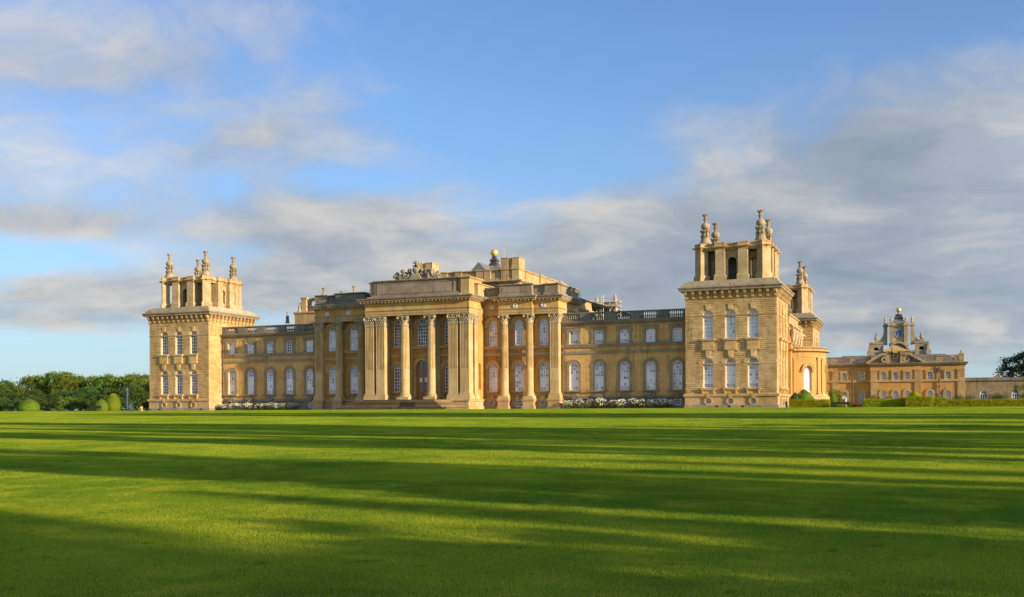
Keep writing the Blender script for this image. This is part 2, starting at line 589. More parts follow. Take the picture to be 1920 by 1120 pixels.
def tag(o, label=None, cat=None, group=None, kind=None):
    if label:
        o['label'] = label
    if cat:
        o['category'] = cat
    if group:
        o['group'] = group
    if kind:
        o['kind'] = kind
    return o


def stuff(o):
    o['kind'] = 'stuff'
    return o


# ------------------------------------------------------------------ walls with openings
def outline(op, n):
    """[(u, z_bottom, z_top)] across an opening"""
    c, wd, z0, z1, kind = op
    l, r = c - wd / 2, c + wd / 2
    if kind == 'rect':
        return [(l, z0, z1), (r, z0, z1)]
    rad = wd / 2
    out = []
    for i in range(n + 1):
        a = math.pi * (1 - i / n)
        u = c + rad * math.cos(a)
        if kind == 'arch':
            out.append((u, z0, z1 - rad + rad * math.sin(a)))
        else:
            zc = (z0 + z1) / 2
            out.append((u, zc - rad * math.sin(a), zc + rad * math.sin(a)))
    return out


def wall(mb, u0, u1, z0, z1, ops, dep=0.35, n=12, off=0.0):
    """wall face in local (u, y=off, z), looking towards -y; ops = [(centre, width, z0, z1, kind)]"""
    def q(a, b, c, d):
        mb.quad((a, off, c), (b, off, c), (b, off, d), (a, off, d))
    cols = {}
    for op in ops:
        cols.setdefault(round(op[0], 3), []).append(op)
    cur = u0
    for c in sorted(cols):
        st = sorted(cols[c], key=lambda o: o[2])
        hw = max(o[1] for o in st) / 2
        q(cur, c - hw, z0, z1)
        zc = z0
        for i, op in enumerate(st):
            ztop = z1 if i == len(st) - 1 else (op[3] + st[i + 1][2]) / 2
            ol = outline(op, n)
            if op[1] / 2 < hw - 1e-4:
                q(c - hw, c - op[1] / 2, zc, ztop)
                q(c + op[1] / 2, c + hw, zc, ztop)
            for (a, b0, t0), (b, b1, t1) in zip(ol, ol[1:]):
                mb.add([(a, off, zc), (b, off, zc), (b, off, b1), (a, off, b0)], [(0, 1, 2, 3)])
                mb.add([(a, off, t0), (b, off, t1), (b, off, ztop), (a, off, ztop)], [(0, 1, 2, 3)])
                mb.add([(a, off, b0), (b, off, b1), (b, off + dep, b1), (a, off + dep, b0)], [(0, 1, 2, 3)])
                mb.add([(b, off, t1), (a, off, t0), (a, off + dep, t0), (b, off + dep, t1)], [(0, 1, 2, 3)])
            if op[4] != 'round':
                a, b0, t0 = ol[0]
                mb.quad((a, off, t0), (a, off, b0), (a, off + dep, b0), (a, off + dep, t0))
                a, b0, t0 = ol[-1]
                mb.quad((a, off, b0), (a, off, t0), (a, off + dep, t0), (a, off + dep, b0))
            zc = ztop
        cur = c + hw
    q(cur, u1, z0, z1)


def arc_band(mb, cx, z, r0, r1, y0, y1, a0=0.0, a1=180.0, n=14):
    """raised band along an arc, in (x,z)"""
    for i in range(n):
        a, b = R_(a0 + (a1 - a0) * i / n), R_(a0 + (a1 - a0) * (i + 1) / n)
        pol = [(cx + r0 * math.cos(a), z + r0 * math.sin(a)), (cx + r1 * math.cos(a), z + r1 * math.sin(a)), (cx + r1 * math.cos(b), z + r1 * math.sin(b)), (cx + r0 * math.cos(b), z + r0 * math.sin(b))]
        mb.prism(pol, y0, y1)


# ------------------------------------------------------------------ windows (local: sill centre at the origin, glass plane y=0, outside is -y)
WIN_CACHE = {}


def pick(style, row, rows, rnd, head, drop=0.5):
    r = rnd.random()
    if style == 'dark':
        return 'glass_dark' if r < 0.62 else ('glass_grey' if r < 0.85 else 'glass_brown')
    if style == 'brown':
        return 'glass_dark' if r < 0.45 else ('glass_brown' if r < 0.78 else 'glass_grey')
    if style == 'blue':
        return 'blind_blue' if r < 0.86 else ('glass_mauve' if r < 0.95 else 'blind_white')
    if style == 'white':
        if head:
            return 'glass_grey' if r < 0.6 else 'glass_dark'
        return 'blind_white' if r < 0.75 else 'blind_blue'
    if style == 'mix':
        if head:
            return 'glass_mauve' if r < 0.6 else 'glass_grey'
        if row == 0:
            return 'blind_cream' if r < 0.55 else ('blind_white' if r < 0.8 else 'glass_mauve')
        if row < rows * drop:
            return 'blind_white' if r < 0.82 else ('blind_blue' if r < 0.93 else 'glass_mauve')
        return 'blind_blue' if r < 0.45 else ('glass_mauve' if r < 0.88 else ('glass_grey' if r < 0.94 else 'blind_white'))
    return 'glass_dark' if r < 0.8 else 'glass_grey'


def window_meshes(wd, ht, kind, cols, pitch, style, seed, casing=0.13):
    key = (wd, ht, kind, cols, pitch, style, seed)
    if key in WIN_CACHE:
        return WIN_CACHE[key]
    rnd = random.Random(seed * 31 + len(style) * 7 + int(ht * 10))
    drop = rnd.uniform(0.35, 0.75)          # how far up the white blind shows
    fr = MB('paint_white')
    gl = MB(*GL)
    hw = wd / 2
    bw = 0.040
    iw = hw - casing
    if kind == 'arch':
        spring = ht - hw
    else:
        spring = ht - casing
    rows = max(2, round((spring - casing) / pitch))
    rh = (spring - casing) / rows
    # casing
    fr.box(-hw + 0.004, -iw, -0.10, 0.02, 0.004, spring)
    fr.box(iw, hw - 0.004, -0.10, 0.02, 0.004, spring)
    fr.box(-iw, iw, -0.12, 0.02, 0.006, casing)
    if kind == 'arch':
        arc_band(fr, 0, spring, iw, hw - 0.004, -0.10, 0.02)
        fr.box(-iw, iw, -0.09, 0.015, spring - 0.04, spring + 0.04)
        ri = iw * 0.36
        arc_band(fr, 0, spring, ri - 0.025, ri + 0.025, -0.05, 0.01, n=8)
        for a in (38, 90, 142):
            ca, sa = math.cos(R_(a)), math.sin(R_(a))
            pol = [(ca * ri + sa * bw, spring + sa * ri - ca * bw), (ca * iw + sa * bw, spring + sa * iw - ca * bw), (ca * iw - sa * bw, spring + sa * iw + ca * bw), (ca * ri - sa * bw, spring + sa * ri + ca * bw)]
            fr.prism(pol, -0.045, 0.008)
    else:
        fr.box(-iw, iw, -0.10, 0.02, spring, ht - 0.004)
    for k in range(1, cols):
        x = -iw + 2 * iw * k / cols
        fr.box(x - bw, x + bw, -0.05, 0.01, casing, spring - 0.04)
    for k in range(1, rows):
        z = casing + rh * k
        b2 = 0.05 if k == rows // 2 else bw
        fr.box(-iw, iw, -0.055 if k == rows // 2 else -0.045, 0.012, z - b2, z + b2)
    # panes, each set a little out of true as old glass is
    cw = 2 * iw / cols
    blk = None
    for j in range(rows):
        for i in range(cols):
            x0, z0 = -iw + cw * i, casing + rh * j
            tx, tz = rnd.uniform(-0.012, 0.012), rnd.uniform(-0.012, 0.012)
            gl.use(pick(style, j, rows, rnd, False, drop))
            gl.quad((x0, 0 + tx, z0), (x0 + cw, -tx, z0), (x0 + cw, -tx + tz, z0 + rh), (x0, tx + tz, z0 + rh))
    if kind == 'arch':
        for a0, a1 in ((0, 38), (38, 90), (90, 142), (142, 180)):
            gl.use(pick(style, rows, rows, rnd, True, drop))
            tz = rnd.uniform(-0.01, 0.01)
            pts = [(ri * math.cos(R_(a0)), tz, spring + ri * math.sin(R_(a0)))]
            for s_ in range(5):
                a = R_(a0 + (a1 - a0) * s_ / 4)
                pts.append(((iw + 0.03) * math.cos(a), tz, spring + (iw + 0.03) * math.sin(a)))
            for s_ in range(4, -1, -1):
                a = R_(a0 + (a1 - a0) * s_ / 4)
                pts.append((ri * math.cos(a), tz, spring + ri * math.sin(a)))
            gl.add(pts[1:], [tuple(range(len(pts) - 1))])
        gl.use(pick(style, rows, rows, rnd, True, drop))
        gl.add([(ri * math.cos(R_(180 * s_ / 6)), 0.002, spring + ri * math.sin(R_(180 * s_ / 6))) for s_ in range(7)], [tuple(range(7))])
    WIN_CACHE[key] = (fr.mesh('frame'), gl.mesh('glazing'))
    return WIN_CACHE[key]


def window(parent, at, wd, ht, kind='arch', cols=3, pitch=0.52, style='dark', seed=0, rotz=0.0, trim=None, name='window'):
    """at: sill centre on the glass plane; trim: MB in window coordinates for sill / surround"""
    fm, gm = window_meshes(wd, ht, kind, cols, pitch, style, seed)
    o = put(name, fm, parent, at, rotz)
    stuff(sub('glazing', gm, o))
    for nm, mm in (trim or {}).items():
        sub(nm, mm, o)
    return o


def oculus_meshes():
    fr, gl, rg = MB('paint_white'), MB('glass_dark'), MB('stone_dressed')
    arc_band(fr, 0, 0, 0.31, 0.37, -0.05, 0.02, 0, 360, 18)
    arc_band(fr, 0, 0, 0.09, 0.14, -0.04, 0.015, 0, 360, 10)
    for k in range(6):
        a = k * math.pi / 3 + math.pi / 6
        ca, sa = math.cos(a), math.sin(a)
        b = 0.03
        fr.prism([(ca * 0.12 + sa * b, sa * 0.12 - ca * b), (ca * 0.33 + sa * b, sa * 0.33 - ca * b), (ca * 0.33 - sa * b, sa * 0.33 + ca * b), (ca * 0.12 - sa * b, sa * 0.12 + ca * b)], -0.035, 0.01)
    gl.add([(0.36 * math.cos(k * math.pi / 9), 0.0, 0.36 * math.sin(k * math.pi / 9)) for k in range(18)], [tuple(range(18))])
    arc_band(rg, 0, 0, 0.38, 0.60, -0.36, 0.1, 0, 360, 20)
    # keystone bracket above
    rg.prism([(-0.18, 0.5), (0.18, 0.5), (0.30, 1.02), (-0.30, 1.02)], -0.48, -0.05)
    return fr.mesh('oculus_frame'), gl.mesh('oculus_pane'), rg.mesh('oculus_ring')


OCU = None


def oculus(parent, at, rotz=0.0):
    global OCU
    if OCU is None:
        OCU = oculus_meshes()
    o = put('oculus_window', OCU[0], parent, at, rotz)
    sub('glass_pane', OCU[1], o)
    sub('stone_ring', OCU[2], o)
    return o

# ------------------------------------------------------------------ ground
GE = -17.0                                   # edge of the lawn on the palace side


def ground_z(y):
    if y >= GE:
        return 0.0
    if y >= -143.56:
        return -1.46 * (GE - y) / (143.56 + GE)
    return -1.46 - min(1.0, (-143.56 - y) * 0.004)


gb = MB('lawn_ground')
ys = [-900, -400, -143.56, GE, 400, 3500]
xs = [-3500, -300, 60, 120, 300, 3500]
for i in range(len(ys) - 1):
    for j in range(len(xs) - 1):
        gb.quad((xs[j], ys[i], ground_z(ys[i])), (xs[j + 1], ys[i], ground_z(ys[i])), (xs[j + 1], ys[i + 1], ground_z(ys[i + 1])), (xs[j], ys[i + 1], ground_z(ys[i + 1])))
tag(put('ground', gb.mesh('ground')), 'mown green lawn rising gently towards the palace', None, None, 'structure')
gp = MB('gravel')
gp.quad((-6, GE + 0.3, 0.006), (103, GE + 0.3, 0.006), (103, 4, 0.006), (-6, 4, 0.006))
tag(put('gravel_path', gp.mesh('gravel_path')), 'pale gravel path along the foot of the palace', None, None, 'structure')

# ------------------------------------------------------------------ the palace
LT, W = 106.04, 12.35
CX = LT / 2
palace = thing('palace', 'huge golden stone baroque palace with columned portico and square corner towers', 'palace', (CX, 0, 0))


def part(name, mb, parent=None, st=False, at=(0, 0, 0), rotz=0.0):
    o = put(name, mb.mesh(name) if isinstance(mb, MB) else mb, parent or palace, at, rotz)
    if st:
        stuff(o)
    return o


BAYS = (3.1, 6.175, 9.25)
TW = 1.44
UP = (9.62, 13.57)
LO = (2.78, 6.91)


def tower_face(mb, win):
    ops = []
    if win:
        for b in BAYS:
            ops += [(b, TW, LO[0], LO[1], 'arch'), (b, TW, UP[0], UP[1], 'arch')]
    wall(mb, 0, W, 1.9, 16.5, ops, 0.38)
    mb.use('stone_dressed')
    wall(mb, -0.16, W + 0.16, 0, 1.6, [(b, 0.76, 0.93 - 0.38, 0.93 + 0.38, 'round') for b in BAYS] if win else [], 0.25, off=-0.16)
    mb.use('stone_pale')


def tower_courses(mb, win, e0, e1):
    """rusticated courses standing proud of the wall, broken by the windows, and fanned over the arches"""
    pr, h, gap = 0.085, 0.261, 0.075
    z = 1.98
    while z < 14.9:
        zt = min(z + h - gap, 14.92)
        segs = [(e0, e1)]
        if not (12.60 < z < 12.92 or 5.90 < z < 6.2):
            if win:
                cut = []
                for b in BAYS:
                    for lo, hi in (LO, UP):
                        sp = hi - TW / 2
                        if zt > lo - 0.35 and z < sp + 0.1:
                            cut.append((b - TW / 2 - 0.02, b + TW / 2 + 0.02))
                        elif z < hi + 0.62 and zt > sp:
                            dz_ = max(0.0, (z + zt) / 2 - sp)
                            ro = TW / 2 + 0.62
                            hw = math.sqrt(max(0.0, ro * ro - dz_ * dz_)) + 0.03
                            cut.append((b - hw, b + hw))
                    if zt > 7.9 and z < 9.4:
                        cut.append((b - 0.86, b + 0.86))
                    if zt > 1.9 and z < 2.5:
                        cut.append((b - 0.95, b + 0.95))
                for a, c in sorted(cut):
                    ns = []
                    for s0, s1 in segs:
                        if c <= s0 or a >= s1:
                            ns.append((s0, s1))
                        else:
                            if a > s0 + 0.05:
                                ns.append((s0, a))
                            if c < s1 - 0.05:
                                ns.append((c, s1))
                    segs = ns
            for s0, s1 in segs:
                mb.box(s0, s1, -pr, 0.02, z, zt)
        z += h
    if win:
        for b in BAYS:
            for lo, hi in (LO, UP):
                sp = hi - TW / 2
                for a in range(0, 180, 20):
                    if a == 80:
                        continue
                    arc_band(mb, b, sp, TW / 2 + 0.01, TW / 2 + 0.60, -pr - 0.002, 0.02, a + 0.9, a + 19.1, 2)


def trim_upper():
    s = MB('stone_dressed')
    s.box(-0.98, 0.98, -0.78, -0.2, -0.30, -0.02)
    s.box(-0.90, 0.90, -0.68, -0.3, -0.37, -0.302)
    a = MB('stone_pale')
    a.box(-0.83, 0.83, -0.62, -0.3, -1.62, -0.375)
    a.box(-0.72, 0.72, -0.635, -0.6, -1.52, -0.47)
    a.prism([(-0.22, -2.68), (0.22, -2.68), (0.37, -1.625), (-0.37, -1.625)], -0.56, -0.30)
    k = MB('stone_pale')
    h = UP[1] - UP[0]
    k.prism([(-0.20, h - 0.02), (0.20, h - 0.02), (0.36, h + 0.75), (-0.36, h + 0.75)], -0.47, -0.3)
    return {'sill': s.mesh('sill'), 'apron_block': a.mesh('apron_block'), 'keystone': k.mesh('keystone')}


def trim_lower():
    s = MB('stone_dressed')
    s.box(-1.0, 1.0, -0.74, -0.2, -0.28, -0.03)
    a = MB('stone_gold')
    a.box(-0.90, 0.90, -0.50, -0.3, -0.86, -0.282)
    for x in (-0.78, 0.78):
        a.box(x - 0.11, x + 0.11, -0.64, -0.3, -0.84, -0.284)
    return {'sill': s.mesh('sill'), 'apron': a.mesh('apron')}


TRU, TRL = trim_upper(), trim_lower()
ROT_S = 0.0
ROT_E = math.pi / 2
TE = Matrix.Translation((W, 0, 0)) @ Matrix.Rotation(ROT_E, 4, 'Z')
TWW = Matrix.Translation((0, W, 0)) @ Matrix.Rotation(-ROT_E, 4, 'Z')
TN = Matrix.Translation((W, W, 0)) @ Matrix.Rotation(math.pi, 4, 'Z')


def build_tower_meshes():
    M = {}
    for key, ewin in (('w', False), ('e', True)):
        mb = MB('stone_pale')
        tower_face(mb, True)
        mb.T = TE
        tower_face(mb, ewin)
        mb.T = TWW
        tower_face(mb, False)
        mb.T = TN
        tower_face(mb, False)
        M['wall' + key] = mb.mesh('tower_wall')
        cb = MB('stone_pale')
        tower_courses(cb, True, -0.08, W + 0.082)
        cb.T = TE
        tower_courses(cb, ewin, 0.03, W)
        cb.T = TWW
        tower_courses(cb, False, 0, W - 0.03)
        M['course' + key] = cb.mesh('rusticated_courses')
    pl = MB('stone_dressed')
    pl.ring(0, W, 0, W, [(0.16, 1.56), (0.36, 1.60), (0.38, 1.84), (0.30, 1.95), (0.0, 1.98)])
    M['foot'] = MB('stone_weathered')
    M['foot'].ring(0, W, 0, W, [(0.28, 0.0), (0.28, 0.38), (0.16, 0.42)])
    M['foot'] = M['foot'].mesh('foot_course')
    M['plinth'] = pl.mesh('plinth_moulding')
    for i_, z in enumerate((5.98, 12.69)):
        pl = MB('stone_dressed')
        M['string%d' % i_] = pl
        pl.ring(0, W, 0, W, [(0.0, z - 0.02), (0.07, z), (0.13, z + 0.14), (0.13, z + 0.20), (0.0, z + 0.24)])
    for i_ in (0, 1):
        M['string%d' % i_] = M['string%d' % i_].mesh('string_course')
    cn = MB('stone_dressed')
    cn.ring(0, W, 0, W, [(0.0, 14.88), (0.10, 14.92), (0.14, 15.02), (0.05, 15.06)])
    cn.use('stone_gold')
    cn.ring(0, W, 0, W, [(0.05, 15.05), (0.05, 16.2), (0.25, 16.22)])
    cn.use('stone_weathered')
    cn.ring(0, W, 0, W, [(0.25, 16.22), (0.80, 16.24), (0.80, 16.42), (0.86, 16.50), (0.98, 16.62), (0.98, 16.72), (0.72, 16.82), (0.55, 16.86)])
    cn.use('stone_ash')
    cn.ring(0, W, 0, W, [(0.55, 16.86), (0.55, 17.18), (0.22, 17.22), (0.22, 17.50), (-0.25, 17.54), (-0.25, 17.72)])
    cn.use('lead')
    cn.quad((0.25, 0.25, 17.7), (W - 0.25, 0.25, 17.7), (W - 0.25, W - 0.25, 17.7), (0.25, W - 0.25, 17.7))
    M['cornice'] = cn.mesh('tower_cornice')
    br = MB('stone_dressed')     # carved console: scrolled side profile
    prof = [(-0.05, 0.02), (-0.20, 0.04), (-0.30, 0.14), (-0.30, 0.30), (-0.24, 0.42), (-0.34, 0.52), (-0.50, 0.62), (-0.62, 0.78), (-0.66, 0.98), (-0.60, 1.08), (-0.05, 1.08)]
    n = len(prof)
    hw = 0.17
    br.add([(-hw, y, z) for y, z in prof] + [(hw, y, z) for y, z in prof], [tuple(range(n)), tuple(range(2 * n - 1, n - 1, -1))] + [((i + 1) % n, i, n + i, n + (i + 1) % n) for i in range(n)])
    br.box(-0.24, 0.24, -0.70, -0.05, 1.085, 1.16)
    M['bracket'] = br.mesh('bracket')
    # lantern
    lw = MB('stone_lantern')
    ins = 1.75
    u0, u1 = ins, W - ins
    for T in (Matrix.Identity(4), TE, TWW, TN):
        lw.T = T
        wall(lw, W / 2 - 1.6, W / 2 + 1.6, 17.7, 22.1, [(W / 2, 1.2, 17.72, 21.05, 'arch')], 0.55, off=ins)
        arc_band(lw, W / 2, 20.45, 0.60, 0.82, ins - 0.10, ins + 0.02)
        for s_ in (-1, 1):
            lw.box(W / 2 + s_ * 0.72 - 0.14, W / 2 + s_ * 0.72 + 0.14, ins - 0.16, ins + 0.02, 20.28, 20.46)
            cxs = W / 2 + s_ * 2.72
            wall(lw, cxs - 1.1, cxs + 1.1, 17.7, 22.1, [(cxs, 1.15, 17.72, 21.0, 'arch')], 0.5, off=3.0)
            arc_band(lw, cxs, 20.42, 0.58, 0.74, 2.90, 3.02)
    lw.T = None
    # inner faces and ceiling so that the chamber is a room
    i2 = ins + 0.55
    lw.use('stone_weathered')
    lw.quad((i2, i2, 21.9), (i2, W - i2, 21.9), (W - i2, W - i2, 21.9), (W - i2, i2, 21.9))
    lw.use('stone_soot_shade')
    lw.box(W / 2 - 2.35, W / 2 + 2.35, W / 2 - 2.35, W / 2 + 2.35, 17.72, 21.9)     # solid core added to keep the chamber dark behind the arches
    M['lantern_wall'] = lw.mesh('lantern_wall')
    ip = MB('stone_lantern')
    ip.box(-0.66, 0.66, 0.0, 1.98, 0.0, 4.35)
    ip.ring(-0.66, 0.66, 0.0, 1.98, [(0.16, 0.0), (0.16, 0.72), (0.04, 0.93), (0, 0.95)])
    M['pier'] = ip.mesh('lantern_pier')
    cp = MB('stone_lantern')
    cp.box(-0.70, 0.70, -0.95, 0.28, 0.0, 4.35)
    cp.ring(-0.70, 0.70, -0.95, 0.28, [(0.16, 0.0), (0.16, 0.72), (0.04, 0.93), (0, 0.95)])
    M['corner_pier'] = cp.mesh('corner_pier')
    en = MB('stone_dressed')
    # entablature that breaks forward over every pier
    pf = lambda o: [(o, 22.0), (o, 22.18), (o + 0.08, 22.20), (o + 0.10, 22.28), (o + 0.34, 22.34), (o + 0.36, 22.46), (o + 0.06, 22.52), (o + 0.04, 22.86), (o + 0.10, 22.88), (o + 0.10, 22.97)]
    en.ring(1.42, W - 1.42, 1.42, W - 1.42, pf(0), cap_top=True, cap_bot=True)
    for T in (Matrix.Identity(4), TE, TWW, TN):
        en.T = T
        for s_ in (-1, 1):
            x = W / 2 + s_ * 1.57
            en.ring(x - 0.68, x + 0.68, 0.98, 2.2, [(a, z + 0.035) for a, z in pf(0)] + [(-0.1, 23.10)], cap_top=True, cap_bot=True)
    for q_, (cx_, cy_) in enumerate(((2.1, 2.1), (W - 2.1, 2.1), (W - 2.1, W - 2.1), (2.1, W - 2.1))):
        en.T = Matrix.Translation((cx_, cy_, 0)) @ Matrix.Rotation(-math.pi / 4 + q_ * math.pi / 2, 4, 'Z')
        en.ring(-0.70, 0.70, -0.93, 1.15, [(a, z + 0.07) for a, z in pf(0)], cap_top=True, cap_bot=True)
    M['lantern_cornice'] = en.mesh('lantern_cornice')
    return M


TM = build_tower_meshes()


def finial_meshes():
    b = MB('stone_finial')
    b.box(-0.78, 0.78, -0.78, 0.78, 0, 0.16)
    b.lathe(0, 0, [(0.84, 0.16), (0.86, 0.30), (0.80, 0.36), (0.74, 0.50), (0.70, 0.66), (0.62, 0.84), (0.58, 0.90), (0.66, 0.96), (0.66, 1.06), (0.40, 1.10), (0.30, 1.25), (0.26, 1.6), (0.34, 1.98), (0.40, 2.06)], 18)
    b.smooth = False
    s = MB('stone_finial')
    for k in range(8):
        a = k * math.pi / 4
        ca, sa = math.cos(a), math.sin(a)
        pr = [(0.62, 1.08), (0.72, 1.22), (0.62, 1.42), (0.52, 1.60), (0.66, 1.78), (0.78, 1.95), (0.70, 2.10), (0.52, 2.02), (0.40, 1.70), (0.36, 1.30)]
        hw = 0.13
        n = len(pr)
        pts = [(r * ca - sd_ * hw * sa, r * sa + sd_ * hw * ca, z) for sd_ in (-1, 1) for r, z in pr]
        s.add(pts, [tuple(range(n)), tuple(range(2 * n - 1, n - 1, -1))] + [((i + 1) % n, i, n + i, n + (i + 1) % n) for i in range(n)])
    g = MB('stone_finial')
    g.blob((0, 0, 2.62), (0.65, 0.65, 0.56), n=20, m=12)
    g.smooth = True
    c = MB('stone_finial')
    c.lathe(0, 0, [(0.20, 3.12), (0.17, 3.24), (0.20, 3.34), (0.22, 3.5), (0.24, 3.62), (0.20, 3.70), (0.24, 3.9), (0.30, 4.10), (0.38, 4.26), (0.40, 4.30)], 14)
    for k in range(8):
        a = k * math.pi / 4
        ca, sa = math.cos(a), math.sin(a)
        c.add([(0.30 * ca, 0.30 * sa, 4.0), (0.43 * ca - 0.11 * sa, 0.43 * sa + 0.11 * ca, 4.26), (0.45 * ca, 0.45 * sa, 4.46), (0.43 * ca + 0.11 * sa, 0.43 * sa - 0.11 * ca, 4.26), (0.22 * ca, 0.22 * sa, 4.3)],
              [(0, 1, 2, 3), (4, 2, 1), (4, 3, 2), (0, 4, 1), (0, 3, 4)])
        c.tube((0.20 * ca, 0.20 * sa, 3.45), (0.26 * ca, 0.26 * sa, 3.72), 0.05, 0.08, 5)
    return [('pedestal', b.mesh('finial_pedestal')), ('scroll_leaves', s.mesh('finial_scrolls')), ('stone_ball', g.mesh('finial_ball')), ('coronet', c.mesh('finial_coronet'))]


FIN = finial_meshes()


def finial(at, dz_=0.0, sc=1.0):
    o = put('finial', FIN[0][1], palace, at)
    o.scale = (sc,) * 3
    for nm, me in FIN[1:]:
        sub(nm, me, o)
    return o


def tower(ox, oy, key, up_style, lo_style, dz_=0.0, seed=0, near=True):
    at = (ox, oy, dz_)
    tw = put('tower_wall', TM['wall' + key], palace, at)
    stuff(sub('rusticated_courses', TM['course' + key], tw))
    sub('plinth_moulding', TM['plinth'], tw)
    sub('foot_course', TM['foot'], tw)
    for i_ in (0, 1):
        sub('string_course', TM['string%d' % i_], tw)
    put('tower_cornice', TM['cornice'], palace, at)
    nb = 13
    faces = [(0, ROT_S, lambda u: (ox + u, oy, 15.07 + dz_)), (1, ROT_E, lambda u: (ox + W, oy + u, 15.07 + dz_))]
    for fi, rz, fn in faces:
        for i in range(nb):
            u = 0.06 + (W - 0.12) * i / (nb - 1)
            put('bracket', TM['bracket'], palace, fn(u), rz)
    put('lantern_wall', TM['lantern_wall'], palace, at)
    put('lantern_cornice', TM['lantern_cornice'], palace, at)
    for s_ in (-1, 1):
        put('lantern_pier', TM['pier'], palace, (ox + W / 2 + s_ * 1.57, oy + 0.98, 17.7 + dz_))
        put('lantern_pier', TM['pier'], palace, (ox + W - 0.98, oy + W / 2 + s_ * 1.57, 17.7 + dz_), ROT_E)
    for q_, (a, b) in enumerate(((2.1, 2.1), (W - 2.1, 2.1), (W - 2.1, W - 2.1), (2.1, W - 2.1))):
        put('corner_pier', TM['corner_pier'], palace, (ox + a, oy + b, 17.7 + dz_), -math.pi / 4 + q_ * math.pi / 2)
    for a in (2.35, W - 2.35):
        for b in (2.35, W - 2.35):
            finial((ox + a, oy + b, 22.98 + dz_))
    for i, b in enumerate(BAYS):
        window(palace, (ox + b, oy + 0.30, UP[0] + dz_), TW, UP[1] - UP[0], 'arch', 3, 0.50, up_style, seed + i, ROT_S, TRU)
        window(palace, (ox + b, oy + 0.30, LO[0] + dz_), TW, LO[1] - LO[0], 'arch', 3, 0.50, lo_style, seed + 10 + i, ROT_S, TRL)
        if near:
            oculus(palace, (ox + b, oy + 0.06, 0.93))
        if key == 'e':
            window(palace, (ox + W - 0.30, oy + b, UP[0] + dz_), TW, UP[1] - UP[0], 'arch', 3, 0.50, 'dark', i, ROT_E, TRU)
            window(palace, (ox + W - 0.30, oy + b, LO[0] + dz_), TW, LO[1] - LO[0], 'arch', 3, 0.50, 'dark', 10 + i, ROT_E, TRL)
            if near:
                oculus(palace, (ox + W - 0.06, oy + b, 0.93), ROT_E)


tower(0, 0, 'w', 'dark', 'dark', seed=1)
tower(LT - W, 0, 'e', 'blue', 'mix', seed=40)
tower(LT - W, 50, 'e', 'blue', 'mix', -0.6, seed=80, near=False)
tower(0, 50, 'w', 'dark', 'dark', -0.6, seed=120, near=False)

# iron railing inside the near lantern
rl = MB('iron_black')
for k in range(11):
    x = LT - W / 2 - 0.55 + k * 0.11
    rl.box(x - 0.012, x + 0.012, 1.95, 1.975, 17.72, 18.7)
rl.box(LT - W / 2 - 0.58, LT - W / 2 + 0.58, 1.945, 1.98, 18.7, 18.74)
part('railing', rl)

# ------------------------------------------------------------------ wings
WY = 3.47
WB = (14.40, 18.30, 22.20, 26.10, 30.00)


def wing_trims():
    up = MB('stone_band')           # eared architrave
    hw, h = 0.71, 1.95
    for s_ in (-1, 1):
        a, b = (hw + 0.01, hw + 0.36) if s_ > 0 else (-hw - 0.36, -hw - 0.01)
        up.box(a, b, -0.40, -0.28, -0.06, h + 0.02)
        a, b = (hw + 0.36, hw + 0.50) if s_ > 0 else (-hw - 0.50, -hw - 0.36)
        up.box(a, b, -0.40, -0.28, h - 0.35, h + 0.40)
        up.box(a, b, -0.40, -0.28, -0.06, 0.35)
    up.box(-hw - 0.36, hw + 0.36, -0.41, -0.28, h + 0.02, h + 0.42)
    up.box(-hw - 0.55, hw + 0.55, -0.46, -0.28, h + 0.42, h + 0.50)
    lo = MB('stone_band')
    hw, h = 0.71, 4.15
    sp = h - hw
    for s_ in (-1, 1):
        a, b = (hw + 0.01, hw + 0.44) if s_ > 0 else (-hw - 0.44, -hw - 0.01)
        lo.box(a, b, -0.36, -0.26, 0.0, sp)
    arc_band(lo, 0, sp, hw + 0.01, hw + 0.44, -0.36, -0.26)
    arc_band(lo, 0, sp, hw + 0.36, hw + 0.47, -0.40, -0.26)
    si = MB('stone_band')
    si.box(-1.30, 1.30, -0.72, -0.2, -0.20, -0.01)
    si.box(-1.18, 1.18, -0.60, -0.2, -0.30, -0.202)
    return ({'surround': up.mesh('surround_square')}, {'surround': lo.mesh('surround_arched'), 'sill': si.mesh('wing_sill')})


WTU, WTL = wing_trims()


def baluster_panel(mb, u0, u1, z0, z1, y, n, horiz=True):
    """row of turned balusters between two pedestals"""
    h = z1 - z0
    for i in range(n):
        u = u0 + (u1 - u0) * (i + 0.5) / n
        mb.lathe(u, y, [(0.14, z0), (0.14, z0 + 0.08 * h), (0.08, z0 + 0.12 * h), (0.145, z0 + 0.30 * h), (0.13, z0 + 0.42 * h), (0.065, z0 + 0.56 * h), (0.075, z0 + 0.8 * h), (0.13, z0 + 0.9 * h), (0.13, z1)], 8, False)


def balustrade(T, u0, u1, mids, z0, z1, halfw, n, mat='stone_soot_shade', parent_pt=None, y=0.0):
    """pedestals, rails and balusters; mids = centres of the open panels"""
    ba = MB(mat)
    ba.T = T
    pd = MB(mat)
    pd.T = T
    edges = sorted([(m_ - halfw, m_ + halfw) for m_ in mids])
    cur = u0
    for a, b in edges:
        pd.box(cur, a, y - 0.20, y + 0.20, z0 + 0.16, z1 - 0.16)
        baluster_panel(ba, a, b, z0 + 0.16, z1 - 0.16, y, n)
        cur = b
    pd.box(cur, u1, y - 0.20, y + 0.20, z0 + 0.16, z1 - 0.16)
    pd.box(u0, u1, y - 0.26, y + 0.26, z0, z0 + 0.158)
    pd.box(u0, u1, y - 0.27, y + 0.27, z1 - 0.158, z1)
    o = part('balustrade', pd)
    stuff(sub('balusters', ba.mesh('balusters'), o))
    return o


